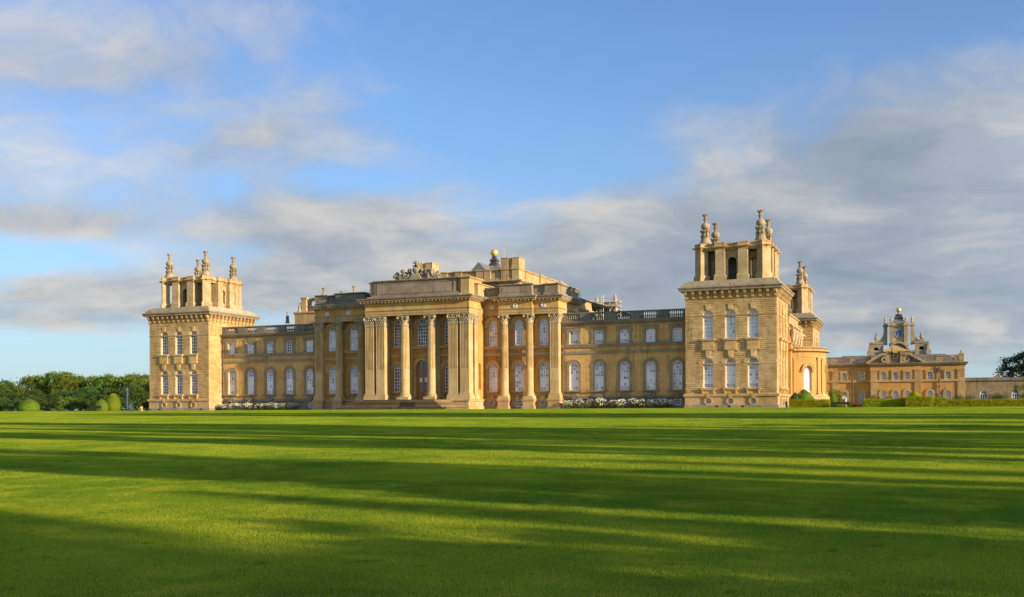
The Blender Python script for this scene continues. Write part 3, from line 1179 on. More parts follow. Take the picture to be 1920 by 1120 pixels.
def hood(mb, u, y):
    """segmental hood with fluted shell over a basement window"""
    arc_band(mb, u, 1.05, 0.86, 1.16, y - 0.42, y + 0.02, 42, 138, 10)
    for k in range(7):
        a = 45 + 90 * (k + 0.5) / 7
        arc_band(mb, u, 1.05, 0.60, 0.87, y - 0.34 - 0.03 * (k % 2), y + 0.02, a - 5.6, a + 5.6, 1)
    mb.box(u - 0.30, u + 0.30, y - 0.46, y - 0.02, 1.42, 1.86)


def wing(mirror, styles_up, styles_lo, seed):
    fx = (lambda u: LT - u) if mirror else (lambda u: u)
    u0, u1 = W, 31.95
    cs = sorted(fx(b) for b in WB)
    a0, a1 = min(fx(u0), fx(u1)), max(fx(u0), fx(u1))
    mb = MB('stone_gold')
    ops = []
    for c in cs:
        ops += [(c, 1.42, 2.70, 6.85, 'arch'), (c, 1.42, 9.62, 11.57, 'rect')]
    T = Matrix.Translation((0, WY, 0))
    mb.T = T
    wall(mb, a0, a1, 1.8, 12.6, ops, 0.36)
    mb.use('stone_weathered')
    wall(mb, a0, a1, 0, 1.5, [(c, 1.05, 0.42, 1.30, 'rect') for c in cs], 0.36, off=-0.06)
    o = part('wing_wall', mb)
    bd = MB('stone_band')
    bd.T = T
    bd.box(a0, a1, -0.26, 0.0, 9.12, 9.42)
    bd.box(a0, a1, -0.34, 0.0, 9.41, 9.55)
    part('string_course', bd)
    bd = MB('stone_band')
    bd.T = T
    bd.box(a0, a1, -0.18, 0.0, 8.14, 8.52)
    part('string_course', bd)
    bs = MB('stone_soot_shade')
    bs.T = T
    bs.box(a0, a1, -0.30, -0.01, 1.42, 1.80)
    for c in cs:
        hood(bs, c, -0.08)
    part('basement_moulding', bs)
    cn = MB('stone_weathered')
    cn.T = T
    for o_, za, zb in ((0.10, 12.38, 12.52), (0.22, 12.52, 12.62), (0.48, 12.62, 12.78), (0.60, 12.78, 12.88), (0.66, 12.88, 12.96)):
        cn.box(a0, a1, -o_, 0.5, za, zb)
    part('wing_cornice', cn)
    mids = [fx(b + 0.15) for b in WB]
    balustrade(Matrix.Translation((0, WY + 0.25, 0)), a0, a1, mids, 12.96, 14.30, 1.08, 7)
    rf = MB('lead')
    rf.quad((a0, WY + 0.4, 12.95), (a1, WY + 0.4, 12.95), (a1, 49.9, 12.95), (a0, 49.9, 12.95))
    part('flat_roof', rf)
    for i, c in enumerate(cs):
        window(palace, (c, WY + 0.28, 9.62), 1.42, 1.95, 'rect', 3, 0.44, styles_up[i], seed + i, 0, WTU)
        window(palace, (c, WY + 0.28, 2.70), 1.42, 4.15, 'arch', 3, 0.50, styles_lo[i], seed + 10 + i, 0, WTL)
        window(palace, (c, WY + 0.24, 0.42), 1.05, 0.88, 'rect', 3, 0.4, 'dark', seed + 3 + i % 2, 0, None)
    # rainwater pipe by the pavilion and by the tower
    for u, zt in ((u1 - 0.55, 12.2), (u0 + 0.45, 12.2)):
        pp = MB('pipe_lead')
        x = fx(u)
        y = WY - 0.14
        pp.tube((x, y, 0.1), (x, y, zt - 0.6), 0.085, n=8)
        pp.box(x - 0.24, x + 0.24, y - 0.18, y + 0.16, zt - 0.62, zt, (-0.05, -0.05))
        for z in (2.2, 4.6, 7.0, 9.4):
            pp.box(x - 0.14, x + 0.14, y - 0.11, y + 0.12, z, z + 0.14)
        part('rainwater_pipe', pp)


wing(False, ['blue', 'mix', 'mix', 'dark', 'white'], ['mix', 'mix', 'mix', 'mix', 'mix'], 200)
wing(True, ['mix', 'mix', 'mix', 'white', 'blue'], ['mix', 'mix', 'mix', 'mix', 'mix'], 300)


# ------------------------------------------------------------------ the order: fluted columns and pilasters
Z0, ZB, ZC, ZE = 1.50, 2.45, 12.85, 14.25       # pedestal top, base top, capital bottom, entablature bottom


def col_meshes(r):
    out = {}
    sh = MB('stone_column')
    nf = 20
    rings = []
    zs = [0.0, 0.25 * (ZC - ZB), 0.355 * (ZC - ZB), 0.36 * (ZC - ZB), 0.6 * (ZC - ZB), 0.8 * (ZC - ZB), ZC - ZB]
    pts, fs = [], []
    N = nf * 4
    for i, z in enumerate(zs):
        t_ = z / (ZC - ZB)
        rr = r * (1 - 0.13 * t_ ** 1.6)
        dep = 0.012 if i < 3 else 0.10
        for k in range(N):
            a = 2 * math.pi * k / N
            ph = k % 4
            q_ = rr - (0 if ph == 0 else (dep if ph == 2 else dep * 0.8))
            pts.append((q_ * math.cos(a), q_ * math.sin(a), z))
    for i in range(len(zs) - 1):
        for k in range(N):
            a, b = i * N + k, i * N + (k + 1) % N
            fs.append((a, b, b + N, a + N))
    sh.add(pts, fs)
    out['shaft'] = sh.mesh('column_shaft')
    bs = MB('stone_column')
    bs.box(-r * 1.38, r * 1.38, -r * 1.38, r * 1.38, Z0 - ZB, Z0 - ZB + 0.42)
    bs.lathe(0, 0, [(r * 1.32, -0.53), (r * 1.36, -0.44), (r * 1.32, -0.34), (r * 1.16, -0.31), (r * 1.12, -0.24), (r * 1.18, -0.19), (r * 1.20, -0.12), (r * 1.16, -0.06), (r * 1.04, -0.03), (r, 0.01)], 24)
    out['base'] = bs.mesh('column_base')
    out['capital'] = capital_mesh(r * 0.87, True)
    return out


def leaf(mb, c, ang, w_, h, z0, r, lean):
    """acanthus leaf: a strip that leaves the bell and curls over at the tip"""
    ca, sa = math.cos(ang), math.sin(ang)
    pr = [(r, 0.0, 0.5), (r + 0.05, 0.45 * h, 0.95), (r + 0.10, 0.80 * h, 1.0), (r + lean, 1.0 * h, 0.75), (r + lean + 0.07, 0.93 * h, 0.5), (r + lean + 0.05, 0.80 * h, 0.22)]
    pts = []
    for rr, z, wf in pr:
        for s_ in (-1, 0, 1):
            q_ = rr + (0.06 if s_ == 0 else 0.0)
            pts.append((c[0] + q_ * ca - s_ * w_ * wf * sa, c[1] + q_ * sa + s_ * w_ * wf * ca, z0 + z))
    fs = []
    for i in range(len(pr) - 1):
        for k in range(2):
            a = i * 3 + k
            fs.append((a, a + 1, a + 4, a + 3))
    mb.add(pts, fs)


def volute(mb, x, y, z, ang, r=0.16):
    ca, sa = math.cos(ang), math.sin(ang)
    for s_ in (-1, 1):
        p = Vector((x - s_ * 0.05 * sa, y + s_ * 0.05 * ca, z))
        q_ = p + Vector((-s_ * 0.13 * sa, s_ * 0.13 * ca, 0))
        mb.tube(p, q_, r, r * 0.85, 9)
        mb.tube(p, q_ + Vector((-s_ * 0.05 * sa, s_ * 0.05 * ca, 0)), r * 0.4, r * 0.4, 6)


def capital_mesh(r, rnd_, hx=None, hy=None):
    """Corinthian capital, 0 at the necking, 1.4 m high"""
    mb = MB('stone_carved')
    H = ZE - ZC
    if rnd_:
        mb.lathe(0, 0, [(r * 1.05, -0.10), (r * 1.12, -0.04), (r * 1.05, 0.02), (r * 0.95, 0.05), (r * 0.95, 0.6), (r * 1.08, 0.95), (r * 1.28, H - 0.20)], 20)
        for k in range(8):
            leaf(mb, (0, 0), k * math.pi / 4 + math.pi / 8, 0.22 * r / 0.6, 0.55, 0.04, r * 0.95, 0.22)
            leaf(mb, (0, 0), k * math.pi / 4, 0.22 * r / 0.6, 0.92, 0.06, r * 0.97, 0.26)
        hx = hy = r * 1.42
    else:
        mb.box(-hx, hx, -hy, hy, 0.0, H - 0.2)
        mb.ring(-hx, hx, -hy, hy, [(0.0, -0.12), (0.06, -0.08), (0.06, -0.02), (0, 0.02)])
        nx = max(2, round(hx * 2 / 0.36))
        ny = max(2, round(hy * 2 / 0.36))
        for tier, (h, le) in enumerate(((0.55, 0.20), (0.92, 0.24))):
            for i in range(nx + (1 if tier else 0)):
                u = -hx + 2 * hx * ((i + 0.5) / nx if not tier else i / nx)
                leaf(mb, (u, -hy), -math.pi / 2, 0.16, h, 0.05, 0.0, le)
                leaf(mb, (u, hy), math.pi / 2, 0.16, h, 0.05, 0.0, le)
            for i in range(ny + (1 if tier else 0)):
                u = -hy + 2 * hy * ((i + 0.5) / ny if not tier else i / ny)
                leaf(mb, (hx, u), 0, 0.16, h, 0.05, 0.0, le)
                leaf(mb, (-hx, u), math.pi, 0.16, h, 0.05, 0.0, le)
        hx, hy = hx + 0.16, hy + 0.16
    for sx in (-1, 1):
        for sy in (-1, 1):
            volute(mb, sx * (hx - 0.03), sy * (hy - 0.03), H - 0.33, math.atan2(sy, sx), 0.15)
    for a, (x, y) in enumerate(((0, -hy), (hx, 0), (0, hy), (-hx, 0))):
        mb.blob((x * 0.98, y * 0.98, H - 0.14), 0.13, n=7, m=4)
        volute(mb, x * 0.86, y * 0.86, H - 0.36, a * math.pi / 2 - math.pi / 2, 0.10)
    mb.box(-hx, hx, -hy, hy, H - 0.18, H - 0.08)
    mb.box(-hx - 0.06, hx + 0.06, -hy - 0.06, hy + 0.06, H - 0.08, H - 0.002)
    return mb.mesh('capital')


def pil_meshes(hx, hy, fl_s=True, fl_e=True):
    """square pier, fluted from a third of the way up on its south and east faces"""
    sh = MB('stone_column')
    zf = 6.1 - ZB
    H = ZC - ZB
    sh.box(-hx, hx, -hy, hy, 0, zf)
    nf = 5
    poly = [(-hx, hy)]
    poly.append((-hx, -hy))
    if fl_s:
        m_ = 0.13
        wd = (2 * hx - 2 * m_) / nf
        for i in range(nf):
            a = -hx + m_ + wd * i
            poly += [(a + 0.04, -hy), (a + 0.06, -hy + 0.15), (a + wd - 0.07, -hy + 0.15), (a + wd - 0.05, -hy)]
    poly.append((hx, -hy))
    poly.append((hx, hy))
    n = len(poly)
    sh.add([(x, y, zf) for x, y in poly] + [(x, y, H) for x, y in poly], [(i, (i + 1) % n, n + (i + 1) % n, n + i) for i in range(n)])
    bs = MB('stone_column')
    bs.ring(-hx, hx, -hy, hy, [(0.22, Z0 - ZB), (0.22, -0.53), (0.18, -0.52), (0.20, -0.42), (0.18, -0.33), (0.08, -0.30), (0.07, -0.22), (0.11, -0.16), (0.10, -0.06), (0.0, -0.02), (0.0, 0.0)], cap_bot=True)
    return {'shaft': sh.mesh('pilaster_shaft'), 'base': bs.mesh('pilaster_base'), 'capital': capital_mesh(0, False, hx, hy)}


def place_order(ms, x, y, name='column', rotz=0.0):
    o = put(name, ms['shaft'], palace, (x, y, ZB), rotz)
    sub('base', ms['base'], o)
    sub('capital', ms['capital'], o, (0, 0, ZC - ZB))
    return o


def modillions(mb, u0, u1, z0, z1, y0, y1, pitch=0.62, wd=0.2):
    n = max(2, round((u1 - u0) / pitch))
    for i in range(n):
        u = u0 + (u1 - u0) * (i + 0.5) / n
        mb.box(u - wd / 2, u + wd / 2, y0, y1, z0, z1)


def entablature(name, x0, x1, y0, y1, dz_=0.0, body='stone_gold', south=True, east=True):
    """architrave, frieze and cornice round a rectangular block, with a row of modillions"""
    e = MB(body)
    z = lambda q_: q_ + dz_
    e.use('stone_dressed')
    e.ring(x0, x1, y0, y1, [(-0.6, z(14.25)), (0.0, z(14.25)), (0.0, z(14.55)), (0.05, z(14.56)), (0.05, z(14.95)), (0.16, z(15.02)), (0.20, z(15.12)), (0.02, z(15.16))])
    e.use(body)
    e.ring(x0, x1, y0, y1, [(0.02, z(15.16)), (0.02, z(16.05)), (0.10, z(16.10))])
    e.use('stone_dressed')
    e.ring(x0, x1, y0, y1, [(0.10, z(16.10)), (0.22, z(16.16)), (0.24, z(16.44)), (0.80, z(16.46))])
    e.use('stone_weathered')
    e.ring(x0, x1, y0, y1, [(0.80, z(16.46)), (0.82, z(16.62)), (0.92, z(16.72)), (1.02, z(16.84)), (1.02, z(16.92)), (0.30, z(17.02)), (0.0, z(17.04))], cap_top=True)
    o = part(name, e)
    m_ = MB('stone_dressed')
    if south:
        modillions(m_, x0 - 0.7, x1 + 0.7, z(16.24), z(16.455), y0 - 0.72, y0 - 0.2)
    if east:
        m_.T = Matrix.Translation((x1, y0, 0)) @ Matrix.Rotation(ROT_E, 4, 'Z')
        modillions(m_, -0.7, y1 - y0, z(16.24), z(16.455), -0.72, -0.2)
    mo = put('modillions', m_.mesh('modillions'), o, (0, 0, 0))
    mo.location = (0, 0, 0)
    stuff(mo)
    return o


COLM = col_meshes(0.60)
PCOL = col_meshes(0.72)
PIL = pil_meshes(0.68, 0.55)
PIER = pil_meshes(0.74, 0.74)

# ------------------------------------------------------------------ pavilions either side of the portico
PVY = 3.0
PW = ((34.6, 'r'), (38.65, 'r'), (42.9, 'r'))


def pav_trim():
    up = MB('stone_gold')
    hw, h = 0.73, 4.0
    sp = h - hw
    arc_band(up, 0, sp, hw + 0.01, hw + 0.52, -0.42, -0.28)
    arc_band(up, 0, sp, hw + 0.42, hw + 0.54, -0.48, -0.28)
    up.use('stone_dressed')
    for s_ in (-1, 1):
        a = s_ * (hw + 0.42)
        up.box(a - 0.42, a + 0.42, -0.52, -0.28, sp - 0.36, sp - 0.05)
        up.box(a - 0.36, a + 0.36, -0.46, -0.28, sp - 0.50, sp - 0.36)
    si = MB('stone_dressed')
    si.box(-0.95, 0.95, -0.66, -0.2, -0.16, -0.01)
    return up.mesh('arch_surround'), si.mesh('pav_sill')


PT = pav_trim()


def pavilion(mirror, su, sl, seed):
    fx = (lambda u: LT - u) if mirror else (lambda u: u)
    u0, u1 = 32.2, 44.4
    a0, a1 = sorted((fx(u0), fx(u1)))
    cs = [fx(c) for c, _ in PW]
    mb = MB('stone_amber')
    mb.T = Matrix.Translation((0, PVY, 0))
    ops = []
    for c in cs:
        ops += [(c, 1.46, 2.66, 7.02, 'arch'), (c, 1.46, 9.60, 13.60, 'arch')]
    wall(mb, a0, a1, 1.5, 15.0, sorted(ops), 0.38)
    mb.use('stone_dressed')
    b_ops = [(fx(PW[0][0]), 0.76, 0.55, 1.31, 'round'), (fx(PW[1][0]), 1.1, 0.35, 1.30, 'rect'), (fx(PW[2][0]), 0.76, 0.55, 1.31, 'round')]
    wall(mb, a0 - 0.2, a1 + 0.2, 0, 1.6, sorted(b_ops), 0.3, off=-0.22)
    mb.use('stone_amber')
    mb.T = None
    # side returns
    xe = fx(u0)
    mb.T = (Matrix.Translation((xe, PVY, 0)) @ Matrix.Rotation(ROT_E, 4, 'Z')) if mirror else (Matrix.Translation((xe, PVY + 8, 0)) @ Matrix.Rotation(-ROT_E, 4, 'Z'))
    wall(mb, 0, 8, 0, 15.0, [])
    mb.T = None
    part('pavilion_wall', mb)
    bd = MB('stone_dressed')
    y = PVY
    for o_, za, zb, e_ in ((0.26, 9.16, 9.56, 0), (0.16, 8.14, 8.50, 0), (0.34, 1.46, 1.66, 0.2)):
        bd = MB('stone_dressed')
        bd.box(a0 - e_, a1 + e_, y - o_, y - (0.23 if e_ else 0), za, zb)
        part('string_course', bd)
    # pedestals
    for nm, u, hw, yy, hd in (('p', 32.62, 0.92, 2.35, 0.85), ('c', 36.55, 0.86, 2.05, 0.86), ('c', 40.6, 0.86, 2.05, 0.86)):
        pd = MB('stone_dressed')
        x = fx(u)
        pd.ring(x - hw, x + hw, yy - hd + 0.1, PVY + 0.3, [(0.10, 0.0), (0.10, 0.35), (0.0, 0.38), (0.0, 1.15), (0.12, 1.22), (0.14, 1.42), (0.02, 1.495)], cap_top=True)
        part('pedestal', pd)
    place_order(PIL, fx(32.62), 2.62, 'pilaster')
    place_order(COLM, fx(36.55), 2.05, 'column')
    place_order(COLM, fx(40.6), 2.05, 'column')
    # three stretches of entablature: outer, middle (breaks forward over the columns), inner
    xa, xb = sorted((fx(31.98), fx(36.2)))
    entablature('entablature', xa, xb, 2.12, 12.0)
    xa, xb = sorted((fx(35.95), fx(41.35)))
    entablature('entablature', xa, xb, 1.52, 11.0, 0.012)
    xa, xb = sorted((fx(41.3), fx(44.3)))
    entablature('entablature', xa, xb, 2.75, 10.5, -0.012, east=False)
    # attic parapet
    at = MB('stone_weathered' if mirror else 'stone_soot_shade')
    for (ua, ub, yy, zt) in ((32.0, 34.2, 2.25, 18.75), (34.2, 36.0, 2.55, 18.68), (36.0, 41.3, 1.75, 18.85), (41.3, 44.5, 2.9, 18.60)):
        xa, xb = sorted((fx(ua), fx(ub)))
        at.ring(xa + 0.05, xb - 0.05, yy, yy + 1.4, [(0.16, 16.98), (0.16, 17.35), (0.0, 17.46), (0.0, zt - 0.28), (0.10, zt - 0.22), (0.24, zt - 0.12), (0.24, zt)], cap_top=True)
        if ub - ua > 2.5:
            at.box(xa + 0.5, xb - 0.5, yy - 0.05, yy + 0.2, 17.6, zt - 0.42)
    # east / west return of the attic, running back
    xe = fx(32.0)
    xa, xb = sorted((xe, fx(33.4)))
    at.ring(xa + 0.06, xb, 3.3, 12.0, [(0.16, 16.99), (0.16, 17.35), (0.0, 17.46), (0.0, 18.47), (0.10, 18.52), (0.24, 18.62), (0.24, 18.735)], cap_top=True)
    part('attic_parapet', at)
    rf = MB('lead')
    rf.quad((a0, 3.2, 17.6), (a1, 3.2, 17.6), (a1, 49, 17.6), (a0, 49, 17.6))
    part('flat_roof', rf)
    for i, c in enumerate(cs):
        tr = {'surround': PT[0], 'sill': PT[1]}
        window(palace, (c, PVY + 0.30, 9.60), 1.46, 4.0, 'arch', 3, 0.50, su, seed + i, 0, tr)
        window(palace, (c, PVY + 0.30, 2.66), 1.46, 4.36, 'arch', 3, 0.50, sl, seed + 10 + i, 0, {'sill': PT[1], 'surround': PT2})
        if i != 1:
            oculus(palace, (c, PVY + 0.02, 0.93))
        else:
            window(palace, (c, PVY + 0.02, 0.35), 1.1, 0.95, 'rect', 3, 0.44, 'dark', seed + i, 0, BSM)
    # little frieze windows under the cornice
    for u, yy in ((34.3, 2.12), (38.6, 1.52), (42.9, 2.75)):
        window(palace, (fx(u), yy - 0.03, 15.28), 0.62, 0.66, 'rect', 2, 0.26, 'dark', 1, 0, None)


p2 = MB('stone_gold')
hw, h = 0.73, 4.36
arc_band(p2, 0, h - hw, hw + 0.01, hw + 0.46, -0.42, -0.28)
arc_band(p2, 0, h - hw, hw + 0.36, hw + 0.48, -0.47, -0.28)
for s_ in (-1, 1):
    a = s_ * (hw + 0.30)
    p2.box(a - 0.28, a + 0.28, -0.46, -0.28, h - hw - 0.22, h - hw - 0.02)
PT2 = p2.mesh('arch_surround_lower')
bm = MB('stone_dressed')
for s_ in (-1, 1):
    for k in range(3):
        x = s_ * (0.88 + 0.05 * (k % 2))
        bm.box(x - 0.34, x + 0.34, -0.42 - 0.05 * (k % 2), -0.2, 0.0 + k * 0.34, 0.32 + k * 0.34)
bm.box(-1.1, 1.1, -0.56, -0.2, 1.08, 1.32)
bm.box(-0.2, 0.2, -0.66, -0.2, 0.98, 1.62)
BSM = {'surround': bm.mesh('basement_surround')}
pavilion(False, 'white', 'mix', 400)
pavilion(True, 'blue', 'mix', 500)

# ------------------------------------------------------------------ portico
PB = -0.9                                      # back wall of the portico
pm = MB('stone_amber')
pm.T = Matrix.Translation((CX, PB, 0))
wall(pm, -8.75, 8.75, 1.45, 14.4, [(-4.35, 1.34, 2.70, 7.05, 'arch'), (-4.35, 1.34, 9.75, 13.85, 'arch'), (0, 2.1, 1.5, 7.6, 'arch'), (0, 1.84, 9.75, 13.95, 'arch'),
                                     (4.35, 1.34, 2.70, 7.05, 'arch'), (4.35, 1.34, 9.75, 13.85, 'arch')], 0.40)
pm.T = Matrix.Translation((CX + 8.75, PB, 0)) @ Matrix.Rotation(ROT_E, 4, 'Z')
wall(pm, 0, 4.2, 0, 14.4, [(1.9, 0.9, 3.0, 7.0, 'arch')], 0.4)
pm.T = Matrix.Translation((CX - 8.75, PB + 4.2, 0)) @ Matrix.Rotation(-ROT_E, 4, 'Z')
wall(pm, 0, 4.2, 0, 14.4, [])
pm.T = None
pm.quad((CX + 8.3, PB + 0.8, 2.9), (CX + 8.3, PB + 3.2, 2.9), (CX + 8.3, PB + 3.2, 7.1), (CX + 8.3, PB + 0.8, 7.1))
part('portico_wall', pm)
for u, hwid in ((-3.3, 2.1), (3.3, 2.1), (0, 1.2)):
    for pr_, za, zb in ((0.22, 9.34, 9.66), (0.14, 8.10, 8.42)):
        ps = MB('stone_gold')
        ps.box(CX + u - hwid + 0.002, CX + u + hwid - 0.002, PB - pr_, PB, za, zb)
        part('string_course', ps)
# floor of the portico, plinths under the paired piers
fl = MB('floor_stone')
fl.box(CX - 5.0, CX + 5.0, -3.72, PB + 0.1, 1.20, 1.455)
part('portico_floor', fl)
for s_ in (-1, 1):
    pd = MB('stone_dressed')
    xa, xb = sorted((CX + s_ * 5.0, CX + s_ * 8.95))
    pd.ring(xa, xb, -3.72, 2.9, [(0.14, 0.0), (0.14, 0.40), (0.0, 0.44), (0.0, 1.12), (0.14, 1.20), (0.16, 1.40), (0.02, 1.495)], cap_top=True)
    part('plinth', pd)
PZ = -2.95
for s_ in (-1, 1):
    place_order(PIER, CX + s_ * 8.05, PZ + 0.74 - 0.74 + 0.62, 'pier')
    place_order(PIER, CX + s_ * 6.15, PZ + 0.62, 'pier')
    place_order(PIL, CX + s_ * 8.12, -0.42, 'pilaster')
    place_order(PCOL, CX + s_ * 2.28, PZ + 0.66, 'column')
    # responds on the back wall
    place_order(PIL, CX + s_ * 2.35, PB + 0.28, 'pilaster')
    place_order(PIL, CX + s_ * 6.2, PB + 0.28, 'pilaster')
entablature('portico_entablature', CX - 8.78, CX + 8.78, -3.02, 8.0, 0.10, body='stone_gold')
ce = MB('stone_amber')
ce.quad((CX - 8.2, -2.45, 14.40), (CX - 8.2, PB + 0.1, 14.40), (CX + 8.2, PB + 0.1, 14.40), (CX + 8.2, -2.45, 14.40))
part('portico_ceiling', ce)
pa = MB('stone_weathered')
# attic over the portico: long lettered panel between piers, stepping back at the sides
pa.ring(CX - 7.9, CX + 6.15 - 0.0, -1.55, 3.0, [(0.9, 17.10), (0.9, 17.42), (0.35, 17.50), (0.35, 17.72), (0.0, 17.78), (0.0, 19.62), (0.10, 19.68), (0.30, 19.86), (0.30, 19.98)], cap_top=True)
pa.use('stone_dressed')
pa.ring(CX + 6.15, CX + 7.0, -1.25, 3.0, [(0.0, 17.12), (0.0, 19.60), (0.10, 19.66), (0.22, 19.84), (0.22, 19.93)], cap_top=True)
pa.ring(CX + 6.9, CX + 8.3, -1.75, 3.0, [(0.12, 17.12), (0.12, 17.46), (0.0, 17.52), (0.0, 19.60), (0.10, 19.66), (0.30, 19.84), (0.30, 19.95)], cap_top=True)
pa.ring(CX + 8.3, CX + 8.9, 0.2, 6.0, [(0.1, 17.12), (0.0, 17.5), (0.0, 18.9), (0.2, 19.0), (0.2, 19.12)], cap_top=True)
pa.ring(CX - 8.9, CX - 7.9, -1.2, 3.0, [(0.0, 17.12), (0.0, 19.60), (0.10, 19.66), (0.22, 19.80), (0.22, 19.88)], cap_top=True)
at_o = part('portico_attic', pa)
pn = MB('stone_weathered')
x0, x1 = CX - 7.5, CX + 5.75
for a, b, c, d in ((x0, x1, 17.86, 17.96), (x0, x1, 19.44, 19.54), (x0, x0 + 0.12, 17.96, 19.44), (x1 - 0.12, x1, 17.96, 19.44)):
    pn.box(a, b, -1.62, -1.56, c, d)
pl_o = part('inscription_panel', pn)
# arched windows and the door
def tr_port(wd, h):
    a = MB('stone_gold')
    sp = h - wd / 2
    arc_band(a, 0, sp, wd / 2 + 0.01, wd / 2 + 0.48, -0.44, -0.32)
    arc_band(a, 0, sp, wd / 2 + 0.38, wd / 2 + 0.50, -0.50, -0.32)
    for s2 in (-1, 1):
        q_ = s2 * (wd / 2 + 0.30)
        a.box(q_ - 0.30, q_ + 0.30, -0.50, -0.32, sp - 0.30, sp - 0.04)
    return {'surround': a.mesh('portico_surround'), 'sill': PT[1]}


for u, wd, za, zb in ((-4.35, 1.34, 2.70, 7.05), (-4.35, 1.34, 9.75, 13.85), (0, 1.84, 9.75, 13.95), (4.35, 1.34, 2.70, 7.05), (4.35, 1.34, 9.75, 13.85)):
    window(palace, (CX + u, PB + 0.32, za), wd, zb - za, 'arch', 3 if wd < 1.5 else 4, 0.50, 'brown', int(u * 10 + za * 3) % 50, 0, tr_port(wd, zb - za))
dm = MB('wood_brown')
dw, dh = 2.06, 6.06
sp = dh - dw / 2
dm.box(-dw / 2, -dw / 2 + 0.22, -0.16, 0.02, 0, sp)
dm.box(dw / 2 - 0.22, dw / 2, -0.16, 0.02, 0, sp)
arc_band(dm, 0, sp, dw / 2 - 0.20, dw / 2, -0.16, 0.02)
dm.box(-0.81, 0.81, -0.14, 0.02, 3.55, 3.80)
dm.box(-0.06, 0.06, -0.10, 0.02, 0.02, 5.9)
for s2 in (-1, 1):
    a, b = (0.06, 0.81) if s2 > 0 else (-0.81, -0.06)
    dm.box(a, b, -0.06, 0.0, 0.02, 1.1)
    dm.box(a + 0.14, b - 0.14, -0.09, -0.05, 0.22, 0.95)
    dm.box(a, a + 0.13, -0.065, 0.0, 1.1, 3.55)
    dm.box(b - 0.13, b, -0.065, 0.0, 1.1, 3.55)
    dm.box(a, b, -0.063, 0.0, 3.40, 3.55)
dm.box(-0.81, 0.81, -0.07, 0.0, 4.55, 4.65)
door = put('door', dm.mesh('door'), palace, (CX, PB + 0.34, 1.5))
dg = MB('glass_grey', 'blind_white', 'glass_dark')
dg.use('glass_grey').quad((-0.85, -0.01, 1.0), (0.85, -0.01, 1.0), (0.85, -0.01, 2.7), (-0.85, -0.01, 2.7))
dg.use('blind_white').quad((-0.85, -0.01, 2.7), (0.85, -0.01, 2.7), (0.85, -0.01, 3.6), (-0.85, -0.01, 3.6))
dg.use('glass_grey').quad((-0.85, -0.01, 3.6), (0.85, -0.01, 3.6), (0.85, -0.01, 5.0), (-0.85, -0.01, 5.0))
dg.add([(0.84 * math.cos(R_(i * 15)), -0.01, 5.0 + 0.84 * math.sin(R_(i * 15))) for i in range(13)], [tuple(range(13))])
sub('door_glass', dg.mesh('door_glass'), door)
ds = MB('stone_gold')
arc_band(ds, 0, sp, dw / 2 + 0.02, dw / 2 + 0.5, -0.48, -0.34)
arc_band(ds, 0, sp, dw / 2 + 0.40, dw / 2 + 0.52, -0.54, -0.34)
for s2 in (-1, 1):
    ds.box(s2 * 1.35 - 0.3, s2 * 1.35 + 0.3, -0.56, -0.34, sp - 0.34, sp - 0.06)
    ds.box(s2 * 1.30 - 0.22, s2 * 1.30 + 0.22, -0.44, -0.34, 0, sp - 0.34)
sub('door_surround', ds.mesh('door_surround'), door)

# flight of steps on three sides of the forecourt terrace: every step its own piece
n_st, ris, trd = 10, 0.145, 0.35
for i in range(n_st):
    k = n_st - 1 - i
    hx, yf = 5.85 + trd * k, -9.1 - trd * k
    z = ris * (i + 1)
    st = MB(('stone_step', 'stone_step_dark', 'stone_step', 'stone_step_pale', 'stone_step_dark')[i % 5])
    yb = -3.75 if i == n_st - 1 else -3.74
    st.ring(CX - hx, CX + hx, yf, -3.75, [(0.0, z - ris - 0.02), (0.0, z - 0.06), (0.07, z - 0.055), (0.07, z)], cap_top=True)
    part('step', st)

# ------------------------------------------------------------------ trophy on the portico: stone bust among arms
bt = MB('stone_weathered')
bx, by, bz = CX - 1.15, -0.4, 19.98
bt.box(bx - 0.95, bx + 0.95, by - 0.7, by + 0.7, bz, bz + 0.55, (0.06, 0.06))
bt.box(bx - 0.72, bx + 0.72, by - 0.55, by + 0.55, bz + 0.55, bz + 0.95, (0.12, 0.1))
bt.lathe(bx, by, [(0.40, bz + 0.95), (0.46, bz + 1.05), (0.66, bz + 1.30), (0.74, bz + 1.62), (0.60, bz + 1.84), (0.30, bz + 1.98), (0.22, bz + 2.1), (0.24, bz + 2.2)], 14)
bt.blob((bx, by - 0.02, bz + 2.52), (0.30, 0.34, 0.40), 3, 10, 8, 0.02)
for k in range(34):            # full curled hair falling to the shoulders
    a = random.uniform(0.15, math.pi * 2 - 0.15) + math.pi / 2 * 3
    zz = random.uniform(bz + 1.75, bz + 2.95)
    rr = 0.40 + 0.16 * (1 - (zz - bz - 1.75) / 1.2) + random.uniform(-0.05, 0.05)
    if zz > bz + 2.75:
        rr *= 0.6
    bt.blob((bx + rr * math.cos(a), by + rr * math.sin(a), zz), random.uniform(0.13, 0.2), k, 6, 4, 0.1)
bt.blob((bx, by - 0.36, bz + 2.48), (0.06, 0.09, 0.10), 1, 6, 4)
bo = part('bust', bt)
